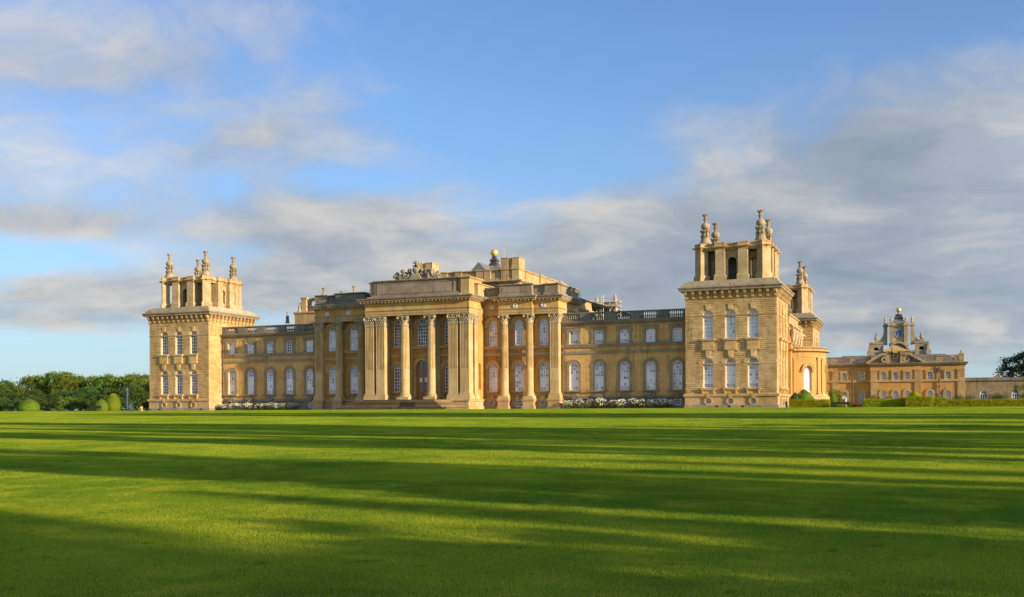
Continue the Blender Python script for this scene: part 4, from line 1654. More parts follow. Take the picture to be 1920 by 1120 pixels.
for sgn, nm, m_ in ((-1, 'trophy_of_arms', 'stone_soot_shade'), (1, 'trophy_of_arms', 'stone_weathered')):
    tp = MB(m_)
    rnd = random.Random(5 + sgn)
    tp.box(bx + (sgn * 0.9 if sgn > 0 else -3.2), bx + (3.9 if sgn > 0 else -0.9), by - 0.5, by + 0.6, bz, bz + 0.40)
    for k in range(6):         # gun barrels and staves, splayed
        x = bx + sgn * (1.2 + k * 0.42)
        tp.tube((x, by + rnd.uniform(-0.3, 0.3), bz + 0.3), (x + sgn * rnd.uniform(0.5, 1.0), by + rnd.uniform(-0.5, 0.4), bz + rnd.uniform(0.9, 1.75) * (1 - 0.09 * k)), 0.16, 0.12, 8)
        tp.tube((x, by - 0.3, bz + 0.25), (x + sgn * 0.55, by - 0.55, bz + rnd.uniform(0.4, 1.0)), 0.10, 0.10, 6)
    for k in range(17):        # drums, helmets, shields
        x = bx + sgn * rnd.uniform(0.9, 3.6)
        hh = 1.75 - 0.30 * abs(x - bx)
        tp.blob((x, by + rnd.uniform(-0.5, 0.3), bz + 0.35 + rnd.uniform(0.1, 1) * max(0.3, hh)), (rnd.uniform(0.24, 0.46), rnd.uniform(0.2, 0.36), rnd.uniform(0.26, 0.52)), k, 8, 5, 0.12)
    for k in range(4):         # folds of the flags
        x = bx + sgn * (1.0 + k * 0.55)
        tp.prism([(x, bz + 0.3), (x + sgn * 0.5, bz + 0.4), (x + sgn * 0.62, bz + 1.2 - 0.12 * k), (x + sgn * 0.35, bz + 1.55 - 0.16 * k), (x + sgn * 0.05, bz + 1.3 - 0.12 * k)][::(1 if sgn > 0 else -1)], by + 0.1 + 0.08 * k, by + 0.3 + 0.08 * k)
    tp.tube((bx + sgn * 3.3, by - 0.35, bz + 0.62), (bx + sgn * 3.3, by + 0.3, bz + 0.62), 0.36, 0.36, 12)
    part(nm, tp)

# ------------------------------------------------------------------ saloon attic (clerestory) behind the portico
sa = MB('stone_dressed')
ax0, ax1, ay0, ay1 = CX - 9.4, CX + 9.4, 16.0, 40.0
sa.ring(ax0, ax1, ay0, ay1, [(0.0, 17.0), (0.0, 20.95), (0.35, 21.02), (0.60, 21.20), (0.60, 21.34), (0.2, 21.42), (0.2, 21.75), (0.0, 21.8), (0.0, 22.92), (0.10, 22.98), (0.24, 23.12), (0.24, 23.26)], cap_top=True)
part('clerestory_wall', sa)
for i, yy in enumerate((19.5, 23.0, 26.2, 29.4, 33.0, 36.6)):
    pr = MB('stone_dressed')
    d = 0.34 if i in (2, 5) else 0.12
    pr.ring(ax1 - 0.4, ax1 + d, yy - 0.55, yy + 0.55, [(0.0, 21.36), (0.0, 23.0), (0.14, 23.14), (0.14, 23.275 + (0.12 if d > 0.2 else 0))], cap_top=True)
    part('parapet_pier', pr)
for i, xx in enumerate((ax0 + 5.2, CX - 1.5, CX + 2.4, ax1 - 5.6)):
    pr = MB('stone_dressed')
    pr.ring(xx - 0.6, xx + 0.6, ay0 - 0.25, ay0 + 0.5, [(0.0, 21.36), (0.0, 23.0), (0.14, 23.14), (0.14, 23.30)], cap_top=True)
    part('parapet_pier', pr)
for s_ in (-1, 1):
    ch = MB('stone_dressed')
    xa, xb = sorted((CX + s_ * 9.55, CX + s_ * 6.35))
    ym = 15.7
    for a, b in ((xa, xa + 1.25), (xb - 1.25, xb)):
        ch.ring(a, b, ym, ym + 2.6, [(0.0, 21.37), (0.0, 22.2), (0.0, 23.05), (0.13, 23.12), (0.13, 23.32), (0.06, 23.36), (0.06, 23.7), (0.0, 23.8), (0.0, 24.95), (0.08, 25.0), (0.08, 25.1)], cap_top=True)
    ch.ring(xa + 1.2, xb - 1.2, ym + 0.35, ym + 2.3, [(0.0, 21.37), (0.0, 23.06), (0.10, 23.12), (0.10, 23.3), (0.0, 23.36), (0.0, 25.06)], cap_top=True)
    ch.ring(xa - 0.1, xb + 0.1, ym - 0.1, ym + 2.7, [(0.0, 19.0), (0.0, 20.9), (0.35, 20.98), (0.55, 21.18), (0.55, 21.33), (0.1, 21.38)])
    part('chimney_block', ch)
    # upper windows half hidden below the clerestory cornice
# ridge roof, lantern base and gilded ball of the great hall
hr = MB('lead')
hx0, hx1, hy0, hy1 = CX - 5.0, CX + 5.0, 24.0, 46.0
hr.add([(hx0, hy0, 23.2), (hx1, hy0, 23.2), (hx1, hy1, 23.2), (hx0, hy1, 23.2), (CX, 28.0, 26.1), (CX, 42.0, 26.1)], [(0, 1, 4), (1, 2, 5, 4), (2, 3, 5), (3, 0, 4, 5)])
part('hall_roof', hr)
cb = MB('copper')
cb.ring(CX - 0.55, CX + 0.55, 27.6, 28.7, [(0.25, 25.5), (0.22, 26.0), (0.05, 26.1), (0.0, 26.5), (0.16, 26.58), (0.16, 26.7), (-0.12, 26.9), (-0.22, 27.4)], cap_top=True)
bsd = part('ball_pedestal', cb)
gbm = MB('gold_leaf')
gbm.blob((CX, 28.15, 28.05), 0.68, n=24, m=14)
gbm.smooth = True
part('gilded_ball', gbm)
g2 = MB('gold_leaf')
g2.blob((CX + 5.5, 24.0, 25.65), 0.68, n=22, m=12)
g2.smooth = True
g2.use('lead')
g2.lathe(CX + 5.5, 24.0, [(0.4, 23.26), (0.25, 23.6), (0.25, 25.1)], 10)
part('gilded_ball', g2)
gt = MB('lead', 'stone_dressed')     # gabled dormer seen left of the ball
gt.prism([(CX - 1.9, 23.3), (CX + 2.2, 23.3), (CX + 0.15, 25.4)], 20.5, 27.0)
part('dormer_roof', gt)
for x, y, z0, z1 in ((CX + 2.35, 27, 24.0, 28.6), (CX + 4.9, 25, 23.2, 27.4), (7.6 + 12.2, 24, 13.0, 17.9)):
    an = MB('sheet_white')
    an.tube((x, y, z0), (x, y, z1), 0.035, 0.02, 6)
    part('aerial', an)

# ------------------------------------------------------------------ east front, bow and attic
EX = 104.3
ew = MB('stone_orange')
for ya, yb, bays in ((W, 24.5, (15.4, 18.6, 21.8)), (37.5, 50.0, (40.2, 43.4, 46.6))):
    ew.T = Matrix.Translation((EX, 0, 0)) @ Matrix.Rotation(ROT_E, 4, 'Z')
    ops = []
    for b in bays:
        ops += [(b, 1.42, 2.70, 6.85, 'arch'), (b, 1.42, 9.62, 11.57, 'rect')]
    wall(ew, ya, yb, 0, 12.6, ops, 0.36)
    for b in bays:
        window(palace, (EX - 0.28, b, 9.62), 1.42, 1.95, 'rect', 3, 0.44, 'dark', 5, ROT_E, WTU)
        window(palace, (EX - 0.28, b, 2.70), 1.42, 4.15, 'arch', 3, 0.50, 'dark', 6, ROT_E, WTL)
part('east_wall', ew)
for o_, za, zb in ((0.30, 9.12, 9.55), (0.2, 8.14, 8.52), (0.3, 1.42, 1.8), (0.25, 12.40, 12.62), (0.62, 12.62, 12.96)):
    for ya, yb in ((W + 0.2, 24.4), (37.6, 49.8)):
        eb = MB('stone_dressed')
        eb.box(EX - 0.1, EX + o_, ya, yb, za, zb)
        part('string_course', eb)
TEb = Matrix.Translation((EX - 0.2, 0, 0)) @ Matrix.Rotation(ROT_E, 4, 'Z')
balustrade(TEb, W, 24.4, (15.4, 18.6, 21.8), 12.96, 14.30, 1.05, 7, 'stone_dressed')
balustrade(TEb, 37.6, 49.9, (40.2, 43.4, 46.6), 12.96, 14.30, 1.05, 7, 'stone_dressed')
# centre block behind the bow
cbk = MB('stone_orange')
cbk.ring(96.0, 104.9, 24.5, 37.5, [(0.0, 0.0), (0.0, 12.7)])
cbk.use('stone_dressed')
cbk.ring(96.0, 104.9, 24.5, 37.5, [(0.0, 12.7), (0.15, 12.8), (0.5, 12.95), (0.55, 13.15), (0.0, 13.25), (0.0, 14.5), (0.2, 14.6), (0.2, 14.8)], cap_top=True)
part('east_centre_wall', cbk)
for yy in (25.4, 29.2, 32.8, 36.6):
    ts = MB('stone_carved')
    x = 105.35
    ts.box(x - 0.42, x + 0.42, yy - 0.36, yy + 0.36, 9.8, 10.3)
    ts.lathe(x, yy, [(0.22, 10.3), (0.30, 10.9), (0.42, 11.5), (0.50, 12.1), (0.40, 12.4), (0.20, 12.55)], 10)
    ts.blob((x, yy, 12.82), (0.22, 0.22, 0.28), 2, 8, 6, 0.05)
    ts.blob((x + 0.12, yy - 0.42, 12.0), (0.18, 0.16, 0.42), 3, 7, 5, 0.1)
    ts.blob((x + 0.12, yy + 0.42, 12.0), (0.18, 0.16, 0.42), 4, 7, 5, 0.1)
    part('term_figure', ts)
BC, BR = Vector((103.4, 31.0, 0)), 6.5
NB = 36


def bow_pt(a, r, z):
    return (BC.x + r * math.cos(a), BC.y + r * math.sin(a), z)


bw_ = MB('stone_orange')
wins = (-50, 0, 50)
ha = math.asin(0.71 / BR)


def bow_band(mb, prof, a0=-90, a1=90, n=NB, cap=False):
    for i in range(n):
        a, b = R_(a0 + (a1 - a0) * i / n), R_(a0 + (a1 - a0) * (i + 1) / n)
        for (o0, z0), (o1, z1) in zip(prof, prof[1:]):
            mb.quad(bow_pt(a, BR + o0, z0), bow_pt(b, BR + o0, z0), bow_pt(b, BR + o1, z1), bow_pt(a, BR + o1, z1))
        if cap:
            o, z = prof[-1]
            mb.add([bow_pt(a, BR + o, z), bow_pt(b, BR + o, z), bow_pt(b, 0.3, z), bow_pt(a, 0.3, z)], [(0, 1, 2, 3)])


segs = []
edges = [-90.0]
for wa in wins:
    edges += [wa - math.degrees(ha), wa + math.degrees(ha)]
edges.append(90.0)
for i in range(0, len(edges) - 1):
    if i % 2 == 0:
        bow_band(bw_, [(0.0, 0.0), (0.0, 8.8)], edges[i], edges[i + 1], 8)
    else:
        bow_band(bw_, [(0.0, 0.0), (0.0, 2.5)], edges[i], edges[i + 1], 4)
        n = 10
        rad, spz = 0.71, 5.90
        for k in range(n):
            t0, t1 = math.pi * (1 - k / n), math.pi * (1 - (k + 1) / n)
            u0_, u1_ = rad * math.cos(t0), rad * math.cos(t1)
            wa = R_((edges[i] + edges[i + 1]) / 2)
            q0, q1 = wa + math.asin(u0_ / BR), wa + math.asin(u1_ / BR)
            za, zb = spz + rad * math.sin(t0), spz + rad * math.sin(t1)
            bw_.quad(bow_pt(q0, BR, za), bow_pt(q1, BR, zb), bow_pt(q1, BR, 8.8), bow_pt(q0, BR, 8.8))
            bw_.quad(bow_pt(q1, BR, zb), bow_pt(q0, BR, za), bow_pt(q0, BR - 0.45, za), bow_pt(q1, BR - 0.45, zb))
        for e_ in (edges[i], edges[i + 1]):
            a = R_(e_)
            bw_.quad(bow_pt(a, BR, 2.5), bow_pt(a, BR - 0.45, 2.5), bow_pt(a, BR - 0.45, spz), bow_pt(a, BR, spz))
part('bow_wall', bw_)
bt_ = MB('stone_dressed')
bow_band(bt_, [(0.0, 8.70), (0.15, 8.76), (0.5, 8.84), (0.72, 8.92), (0.76, 9.06), (0.1, 9.12), (0.1, 9.22), (-0.05, 9.24), (-0.05, 9.50), (0.12, 9.54), (0.12, 9.64), (-0.35, 9.64), (-0.35, 9.1)], cap=True)
part('bow_cornice', bt_)
bt_ = MB('stone_dressed')
bow_band(bt_, [(0.0, 7.90), (0.08, 7.94), (0.08, 8.08), (0.0, 8.12)])
part('string_course', bt_)
bt_ = MB('stone_dressed')
bow_band(bt_, [(0.55, 0.0), (0.55, 1.70), (0.35, 1.80), (0.3, 2.02), (0.0, 2.05)], cap=False)
part('bow_plinth', bt_)
ci = MB('stone_dressed')
for i in range(46):
    a = R_(-88 + 176 * i / 45)
    p = Vector(bow_pt(a, BR + 0.06, 9.37))
    ci.T = Matrix.Translation(p) @ Matrix.Rotation(a + math.pi / 2, 4, 'Z')
    arc_band(ci, 0, 0, 0.07, 0.13, -0.04, 0.10, 0, 360, 8)
ci.T = None
stuff(part('pierced_parapet', ci))
for a in (-78, -68, -30, -20, 20, 30, 68, 78):
    pi_ = MB('stone_dressed')
    p = Vector(bow_pt(R_(a), BR, 0))
    pi_.T = Matrix.Translation(p) @ Matrix.Rotation(R_(a) + math.pi / 2, 4, 'Z')
    pi_.use('stone_orange')
    pi_.box(-0.42, 0.42, -0.18, 0.15, 2.0, 7.5)
    pi_.use('stone_dressed')
    pi_.ring(-0.42, 0.42, -0.18, 0.15, [(0.0, 7.5), (0.06, 7.55), (0.06, 7.7), (0.14, 7.82), (0.14, 7.92)])
    pi_.ring(-0.42, 0.42, -0.18, 0.15, [(0.12, 2.0), (0.12, 2.2), (0.02, 2.32)])
    part('bow_pilaster', pi_)
for k, a in enumerate(wins):
    p = bow_pt(R_(a), BR - 0.38, 2.5)
    tr_ = MB('stone_orange')
    arc_band(tr_, 0, 3.40, 0.73, 1.15, -0.52, -0.25)
    tr_.use('stone_dressed')
    arc_band(tr_, 0, 3.40, 1.05, 1.18, -0.58, -0.25)
    for s_ in (-1, 1):
        tr_.box(s_ * 1.02 - 0.28, s_ * 1.02 + 0.28, -0.60, -0.2, 3.12, 3.36)
    si_ = MB('stone_dressed')
    si_.box(-1.0, 1.0, -0.62, -0.1, -0.22, -0.01)
    window(palace, p, 1.42, 4.11, 'arch', 3, 0.5, 'white', 700 + k, R_(a) + math.pi / 2, {'surround': tr_.mesh('bow_surround'), 'sill': si_.mesh('bow_sill')})
sh_ = MB('stone_orange')
sh_.ring(103.9, 105.35, 22.7, 24.6, [(0.0, 0.0), (0.0, 8.8), (0.1, 8.85), (0.5, 8.95), (0.55, 9.15), (0.1, 9.2), (0.0, 9.9), (0.15, 10.0), (0.15, 10.15)], cap_top=True)
part('bow_shoulder', sh_)

# roofs and attics seen over the left wing: arcaded attic of the west front
wa_ = MB('stone_dressed')
wa_.ring(10.9, 17.0, 28.0, 35.0, [(0.0, 12.9), (0.0, 18.5), (0.2, 18.7), (0.2, 18.95), (0.0, 19.05)], cap_top=True)
part('west_attic_wall', wa_)
for x in (11.45, 14.6):
    wp = MB('stone_dressed')
    wp.ring(x - 0.55, x + 0.55, 30.4, 31.6, [(0.15, 19.05), (0.1, 19.4), (0.0, 19.5), (0.0, 21.7), (0.12, 21.8), (0.12, 22.1)], cap_top=True)
    part('attic_pier', wp)
wr = MB('stone_weathered')
wr.T = Matrix.Translation((0, 31.2, 0))
wall(wr, 12.1, 13.95, 19.05, 22.0, [(13.0, 1.1, 19.3, 21.5, 'arch')], 0.5)
wr.T = None
part('attic_arch', wr)
for x, y, z, sc in ((8.6, 29.0, 17.0, 0.5), (10.9, 29.0, 17.1, 0.45)):
    o = put('finial', FIN[0][1], palace, (x, y, z))
    o.scale = (sc,) * 3
    for nm, me in FIN[1:]:
        sub(nm, me, o)
sc_ = MB('stone_carved')
sc_.T = Matrix.Translation((10.4, 30.6, 19.0))
sc_.lathe(0, 0, [(0.5, 0), (0.45, 0.5), (0.3, 1.0), (0.34, 1.4), (0.15, 1.75)], 10)
sc_.blob((0, 0, 1.95), 0.25, 2, 8, 6, 0.1)
part('attic_statue', sc_)
# roof range behind the right pavilion running back towards the scaffold
rr_ = MB('stone_dressed')
rr_.ring(66.0, 73.2, 12.2, 21.5, [(0.0, 12.9), (0.0, 15.6), (0.2, 15.7), (0.5, 15.9), (0.55, 16.1), (0.1, 16.2), (0.0, 17.4), (0.15, 17.5), (0.15, 17.75)], cap_top=True)
part('roof_range_wall', rr_)
for k in range(2):
    wn = MB('glass_dark')
    yy = 14.5 + k * 3.4
    wn.box(73.15, 73.26, yy - 0.35, yy + 0.35, 14.2, 15.0)
    part('attic_window', wn)

# ------------------------------------------------------------------ scaffold on the roof
sf = thing('scaffold', 'pale tube scaffold with boards and white sheeting on the palace roof', 'scaffold', (72.9, 31, 13))
tb = MB('steel_tube')
rnd = random.Random(3)
for x in (70.6, 71.7, 72.9, 74.1, 75.2):
    for y in (29.5, 32.5):
        tb.tube((x, y, 13.0), (x, y, rnd.uniform(18.6, 20.3)), 0.06, n=6)
for z in (16.6, 17.6, 18.4, 19.1):
    for y in (29.4, 32.4):
        tb.tube((70.3, y, z), (75.5, y, z + rnd.uniform(-0.05, 0.1)), 0.05, n=6)
    for x in (70.7, 72.9, 75.1):
        tb.tube((x, 29.2, z - 0.1), (x, 32.8, z - 0.1), 0.05, n=6)
for a, b in ((70.6, 72.9), (72.9, 70.6), (74.1, 75.2)):
    tb.tube((a, 29.35, 16.6), (b, 29.35, 19.0), 0.05, n=6)
put('tubes', tb.mesh('scaffold_tubes'), sf, (0, 0, 0))
bd = MB('scaffold_board')
for k, z in enumerate((17.65, 18.45)):
    for j in range(5):
        bd.box(70.4 + k * 2.2, 75.4, 29.6 + j * 0.55, 30.1 + j * 0.55, z, z + 0.06)
bd.box(72.4, 75.4, 29.30, 29.36, 17.7, 18.0)
stuff(put('boards', bd.mesh('scaffold_boards'), sf, (0, 0, 0)))
sh = MB('sheet_white')
sh.box(71.0, 72.4, 30.2, 31.8, 16.2, 17.4, (0.25, 0.25))
put('sheeted_stack', sh.mesh('sheeted_stack'), sf, (0, 0, 0))
for k, (x, zt) in enumerate(((71.3, 19.6), (74.6, 19.9))):
    m_ = MB('stone_ash')
    m_.lathe(x, 31.0, [(0.5, 14.5), (0.5, 17.8), (0.32, 18.0), (0.42, 18.5), (0.25, 19.0), (0.3, zt - 0.3), (0.1, zt)], 10)
    part('roof_statue', m_)
ld = thing('ladder', 'grey metal ladder leaning against the parapet behind the right wing', 'ladder', (75.7, 8, 13))
lm = MB('lead')
for s_ in (0, 0.42):
    lm.tube((75.0 + s_, 8.0, 17.9), (76.4 + s_, 7.2, 13.0), 0.05, n=6)
for k in range(12):
    q_ = k / 12
    lm.tube((75.0 + 1.4 * q_, 8.0 - 0.8 * q_, 17.8 - 4.8 * q_), (75.42 + 1.4 * q_, 8.0 - 0.8 * q_, 17.8 - 4.8 * q_), 0.03, n=5)
put('rails', lm.mesh('ladder_rails'), ld, (0, 0, 0))

# ------------------------------------------------------------------ service range with clock tower
rg = thing('service_range', 'long two-storey orange stone range with broken pediment right of the palace', 'building', (119.7, 60, 0))


def rpart(name, mb, st=False):
    o = put(name, mb.mesh(name), rg, (0, 0, 0))
    if st:
        stuff(o)
    return o


RANGE = [(107.0, 115.4, 60.7, [110.80, 113.94], [110.80, 113.94]), (115.4, 124.2, 60.0, [117.78, 119.86, 121.9], [117.78, 119.86, 121.9]), (124.2, 131.6, 60.45, [125.76, 128.83], [125.76, 128.83])]
su, sl_ = MB('stone_dressed'), MB('stone_dressed')
su.box(-0.74, -0.47, -0.36, -0.22, -0.05, 1.75)
su.box(0.47, 0.74, -0.36, -0.22, -0.05, 1.75)
su.box(-0.80, 0.80, -0.40, -0.22, 1.36, 1.72)
SUM = {'surround': su.mesh('range_surround')}
arc_band(sl_, 0, 2.85 - 0.45, 0.46, 0.86, -0.36, -0.22)
sl_.box(-0.86, -0.46, -0.36, -0.22, 0, 2.4)
sl_.box(0.46, 0.86, -0.36, -0.22, 0, 2.4)
SLM = {'surround': sl_.mesh('range_arch')}
for k, (xa, xb, yy, ups, los) in enumerate(RANGE):
    m_ = MB('stone_orange')
    m_.T = Matrix.Translation((0, yy, 0))
    wall(m_, xa, xb, 0, 7.7, [(c, 0.92, 5.03, 6.36, 'rect') for c in ups] + [(c, 0.90, 0.0, 2.85, 'arch') for c in los if c not in ups] + [(c, 0.90, 0.02, 2.85, 'arch') for c in los if c in ups], 0.3)
    m_.T = Matrix.Translation((xb, yy, 0)) @ Matrix.Rotation(ROT_E, 4, 'Z')
    wall(m_, 0, 12, 0, 7.7, [])
    m_.T = Matrix.Translation((xa, yy + 1, 0)) @ Matrix.Rotation(-ROT_E, 4, 'Z')
    wall(m_, 0, 1, 0, 7.7, [])
    m_.T = None
    rpart('range_wall', m_)
    b_ = MB('stone_dressed')
    b_.box(xa - 0.05, xb + 0.05, yy - 0.22, yy + 0.2, 4.58, 4.98)
    rpart('string_course', b_)
    c_ = MB('stone_weathered')
    c_.ring(xa, xb, yy, yy + 11, [(0.0, 7.45), (0.08, 7.5), (0.14, 7.62), (0.42, 7.70), (0.50, 7.86), (0.62, 7.96), (0.62, 8.06), (0.1, 8.14)], cap_top=True)
    rpart('range_cornice', c_)
    for c in ups:
        window(rg, (c, yy + 0.22, 5.03), 0.92, 1.33, 'rect', 3, 0.36, 'dark', int(c) % 3, 0, SUM)
    for c in los:
        window(rg, (c, yy + 0.22, 0.02), 0.90, 2.83, 'arch', 3, 0.45, 'dark' if k == 0 else 'blue', int(c) % 4, 0, SLM)
    rf = MB('stone_slates')
    zr = 9.85
    rf.add([(xa, yy + 1.2, 8.1), (xb, yy + 1.2, 8.1), (xb, yy + 10, 8.1), (xa, yy + 10, 8.1), (xa + (3.2 if k == 0 else 0), yy + 5.5, zr), (xb - (3.2 if k == 2 else 0), yy + 5.5, zr)], [(0, 1, 5, 4), (1, 2, 5), (2, 3, 4, 5), (3, 0, 4)])
    rpart('slate_roof', rf)
for c, yy in ((109.2, 60.7), (116.1, 60.0), (123.68, 60.0), (130.95, 60.45)):      # banded quoin pilasters
    q_ = MB('stone_dressed')
    for j in range(11):
        z = 0.2 + j * 0.40 if j < 11 else 0
        if z > 4.3:
            continue
        q_.box(c - 0.58, c + 0.58, yy - 0.14, yy, z, z + 0.36)
    for j in range(4):
        q_.box(c - 0.58, c + 0.58, yy - 0.14, yy, 5.0 + j * 0.40, 5.36 + j * 0.40)
    q_.box(c - 0.66, c + 0.66, yy - 0.22, yy, 6.62, 6.85)
    q_.box(c - 0.60, c + 0.60, yy - 0.12, yy, 4.3, 4.57)
    stuff(rpart('quoin_pilaster', q_))


def pierced(x0, x1, yy, panels):
    p_ = MB('stone_weathered')
    cur = x0
    rings = MB('stone_weathered')
    for a, b in panels:
        p_.box(cur, a, yy - 0.2, yy + 0.2, 8.35, 9.2)
        n = 5
        for i in range(n):
            u = a + (b - a) * (i + 0.5) / n
            rings.T = Matrix.Translation((u, yy, 8.78))
            arc_band(rings, 0, 0, 0.13, 0.24, -0.1, 0.1, 0, 360, 8)
            rings.box(-0.05, 0.05, -0.06, 0.06, -0.43, -0.2)
            rings.box(-0.05, 0.05, -0.06, 0.06, 0.2, 0.43)
        cur = b
    p_.box(cur, x1, yy - 0.2, yy + 0.2, 8.35, 9.2)
    p_.box(x0, x1, yy - 0.26, yy + 0.26, 8.06, 8.348)
    p_.box(x0, x1, yy - 0.28, yy + 0.28, 9.202, 9.40)
    o = rpart('parapet', p_)
    stuff(sub('pierced_panels', rings.mesh('pierced_panels'), o))


pierced(107.0, 115.2, 60.7, [(109.7, 111.7), (112.6, 114.6)])
pierced(124.9, 131.45, 60.45, [(125.0, 126.8), (127.9, 129.9)])
cp_ = MB('stone_dressed')
cp_.ring(130.6, 131.45, 60.2, 60.9, [(0.0, 8.4), (0.0, 9.5), (0.08, 9.55), (0.08, 9.65)], cap_top=True)
cp_.lathe(131.05, 60.6, [(0.18, 9.65), (0.16, 10.1), (0.2, 10.15)], 8)
rpart('corner_pier', cp_)
# broken pediment with an aedicule standing in the gap
for sg_ in (-1, 1):
    fx_ = lambda x, c=sg_: 119.85 + c * (x - 119.85)
    pol = [(fx_(121.75), 8.08), (fx_(124.5), 8.08), (fx_(122.3), 9.42), (fx_(121.75), 9.42)]
    pd = MB('stone_soot_shade')  # recess shade put into the colour: darker stone behind the rakes
    pd.prism(pol if sg_ > 0 else pol[::-1], 60.12, 60.5)
    o_ = rpart('broken_pediment', pd)
    pol = [(fx_(124.95), 8.08), (fx_(124.95), 8.34), (fx_(122.2), 9.86), (fx_(121.6), 9.86), (fx_(121.6), 9.58), (fx_(122.1), 9.58), (fx_(124.3), 8.34), (fx_(124.3), 8.08)]
    pd = MB('stone_dressed')
    pd.prism(pol[::-1] if sg_ > 0 else pol, 59.45, 60.48)
    sub('raking_cornice', pd.mesh('raking_cornice'), o_)
for s_, x in ((-1, 117.95), (1, 121.75)):
    v_ = MB('stone_carved')
    arc_band(v_, x, 8.72, 0.28, 0.56, 59.7, 60.2, 0, 360, 12)
    rpart('pediment_scroll', v_)
ae = MB('stone_dressed')
for x in (118.65, 121.05):
    ae.ring(x - 0.36, x + 0.36, 59.75, 60.5, [(0.1, 8.08), (0.0, 8.3), (0.0, 9.9), (0.12, 10.0), (0.12, 10.2)], cap_top=True)
ae.use('stone_soot_shade')  # back panel darkened in colour to stand for shade between the piers
ae.box(118.9, 120.8, 60.15, 60.6, 8.08, 10.15)
ae.use('stone_pale')
ae.prism([(117.8, 10.2), (121.9, 10.2), (121.9, 10.42), (119.85, 11.35), (117.8, 10.42)], 59.5, 60.7)
ae.prism([(119.45, 9.9), (120.25, 9.9), (120.4, 10.95), (119.3, 10.95)], 59.44, 60.0)
rpart('aedicule', ae)
rn = MB('stone_carved')
arc_band(rn, 119.85, 9.3, 0.33, 0.55, 60.02, 60.16, 0, 360, 16)
rpart('roundel', rn)
for x, yy, zt in ((112.3, 60.5, 7.1), (127.35, 60.25, 7.2)):
    pp = MB('pipe_lead')
    pp.tube((x, yy, 0.1), (x, yy, zt - 0.5), 0.09, n=8)
    pp.box(x - 0.22, x + 0.22, yy - 0.16, yy + 0.16, zt - 0.9, zt - 0.1)
    pp.prism([(x - 0.1, zt - 0.1), (x + 0.1, zt - 0.1), (x, zt + 0.3)], yy - 0.05, yy + 0.05)
    for z in (2.3, 3.6):
        pp.box(x - 0.17, x + 0.17, yy - 0.12, yy + 0.12, z, z + 0.18)
    rpart('rainwater_pipe', pp)

ct = thing('clock_tower', 'stone clock tower with blue clock face and golden ball behind the range', 'clock tower', (119.95, 86, 0))
TX = 119.95


def cpart(name, mb, st=False):
    o = put(name, mb.mesh(name), ct, (0, 0, 0))
    if st:
        stuff(o)
    return o


b_ = MB('stone_ash')
b_.ring(TX - 5.6, TX + 5.6, 85.0, 90.0, [(0.0, 0.0), (0.0, 11.2), (0.12, 11.3), (0.12, 11.6), (0.0, 11.7)], cap_top=True)
cpart('gatehouse_wall', b_)
for s_ in (-1, 1):
    w_ = MB('stone_ash')
    x = TX + s_ * 4.4
    w_.T = Matrix.Translation((x, 84.9, 0))
    wall(w_, -1.3, 1.3, 9.5, 13.1, [(0, 0.9, 10.2, 12.4, 'arch')], 0.5)
    w_.T = None
    w_.ring(x - 1.3, x + 1.3, 85.3, 88.5, [(0.0, 9.5), (0.0, 13.0)])
    w_.ring(x - 1.3, x + 1.3, 84.9, 88.5, [(0.0, 13.0), (0.12, 13.08), (0.12, 13.4), (0.0, 13.45)], cap_top=True)
    cpart('side_block', w_)
    k_ = MB('dark_inside')  # near-black sheet standing for the shade inside the arch
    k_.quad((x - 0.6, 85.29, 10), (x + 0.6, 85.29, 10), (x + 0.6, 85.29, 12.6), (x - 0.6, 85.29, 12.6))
    cpart('niche_shade', k_)
    sc = MB('stone_carved')
    arc_band(sc, x + s_ * 1.35, 11.2, 0.1, 0.55, 84.6, 85.2, 0, 360, 10)
    sc.box(x - 0.3 + s_ * 1.3, x + 0.3 + s_ * 1.3, 84.6, 85.2, 11.6, 12.9, (0.15, 0.1))
    cpart('scroll_bracket', sc)
    fb = MB('stone_carved')
    fb.box(x - 0.38, x + 0.38, 85.2, 86.0, 13.45, 13.95)
    fb.lathe(x, 85.6, [(0.3, 13.95), (0.42, 14.3), (0.22, 14.7), (0.26, 15.0), (0.02, 15.5)], 10)
    cpart('urn', fb)
    bu = MB('stone_ash')      # curved buttress sweeping up to the top stage
    xo, xi = TX + s_ * 2.95, TX + s_ * 2.25
    pol = [(xi, 12.8)]
    for i in range(9):
        a = math.pi / 2 * i / 8
        pol.append((xo + s_ * (2.2 - 2.2 * math.sin(a)), 13.3 + 2.4 * (1 - math.cos(a))))
    pol += [(xo, 17.1), (xi, 17.1)]
    if s_ < 0:
        pol = pol[::-1]
    bu.prism(pol if s_ > 0 else pol, 85.5, 86.6)
    bu.ring(min(xo, xi), max(xo, xi), 85.5, 86.6, [(0.02, 16.6), (0.18, 16.75), (0.18, 16.95), (0.05, 17.0), (0.05, 17.45)], cap_top=True)
    cpart('buttress', bu)
    pi_ = MB('stone_ash')
    x = TX + s_ * 1.42
    pi_.ring(x - 0.36, x + 0.36, 84.9, 86.0, [(0.12, 12.6), (0.12, 13.1), (0.0, 13.2), (0.0, 16.55), (0.16, 16.7), (0.2, 16.92), (0.05, 17.0), (0.05, 17.45)], cap_top=True)
    cpart('clock_pier', pi_)
    for xx in (TX + s_ * 2.6, TX + s_ * 1.42):
        f_ = MB('stone_carved')
        f_.lathe(xx, 85.7, [(0.24, 17.44), (0.24, 17.65), (0.14, 17.75), (0.26, 18.1), (0.2, 18.3), (0.1, 18.4), (0.13, 18.6), (0.02, 18.95)], 10)
        cpart('small_finial', f_)
sh_ = MB('stone_ash')
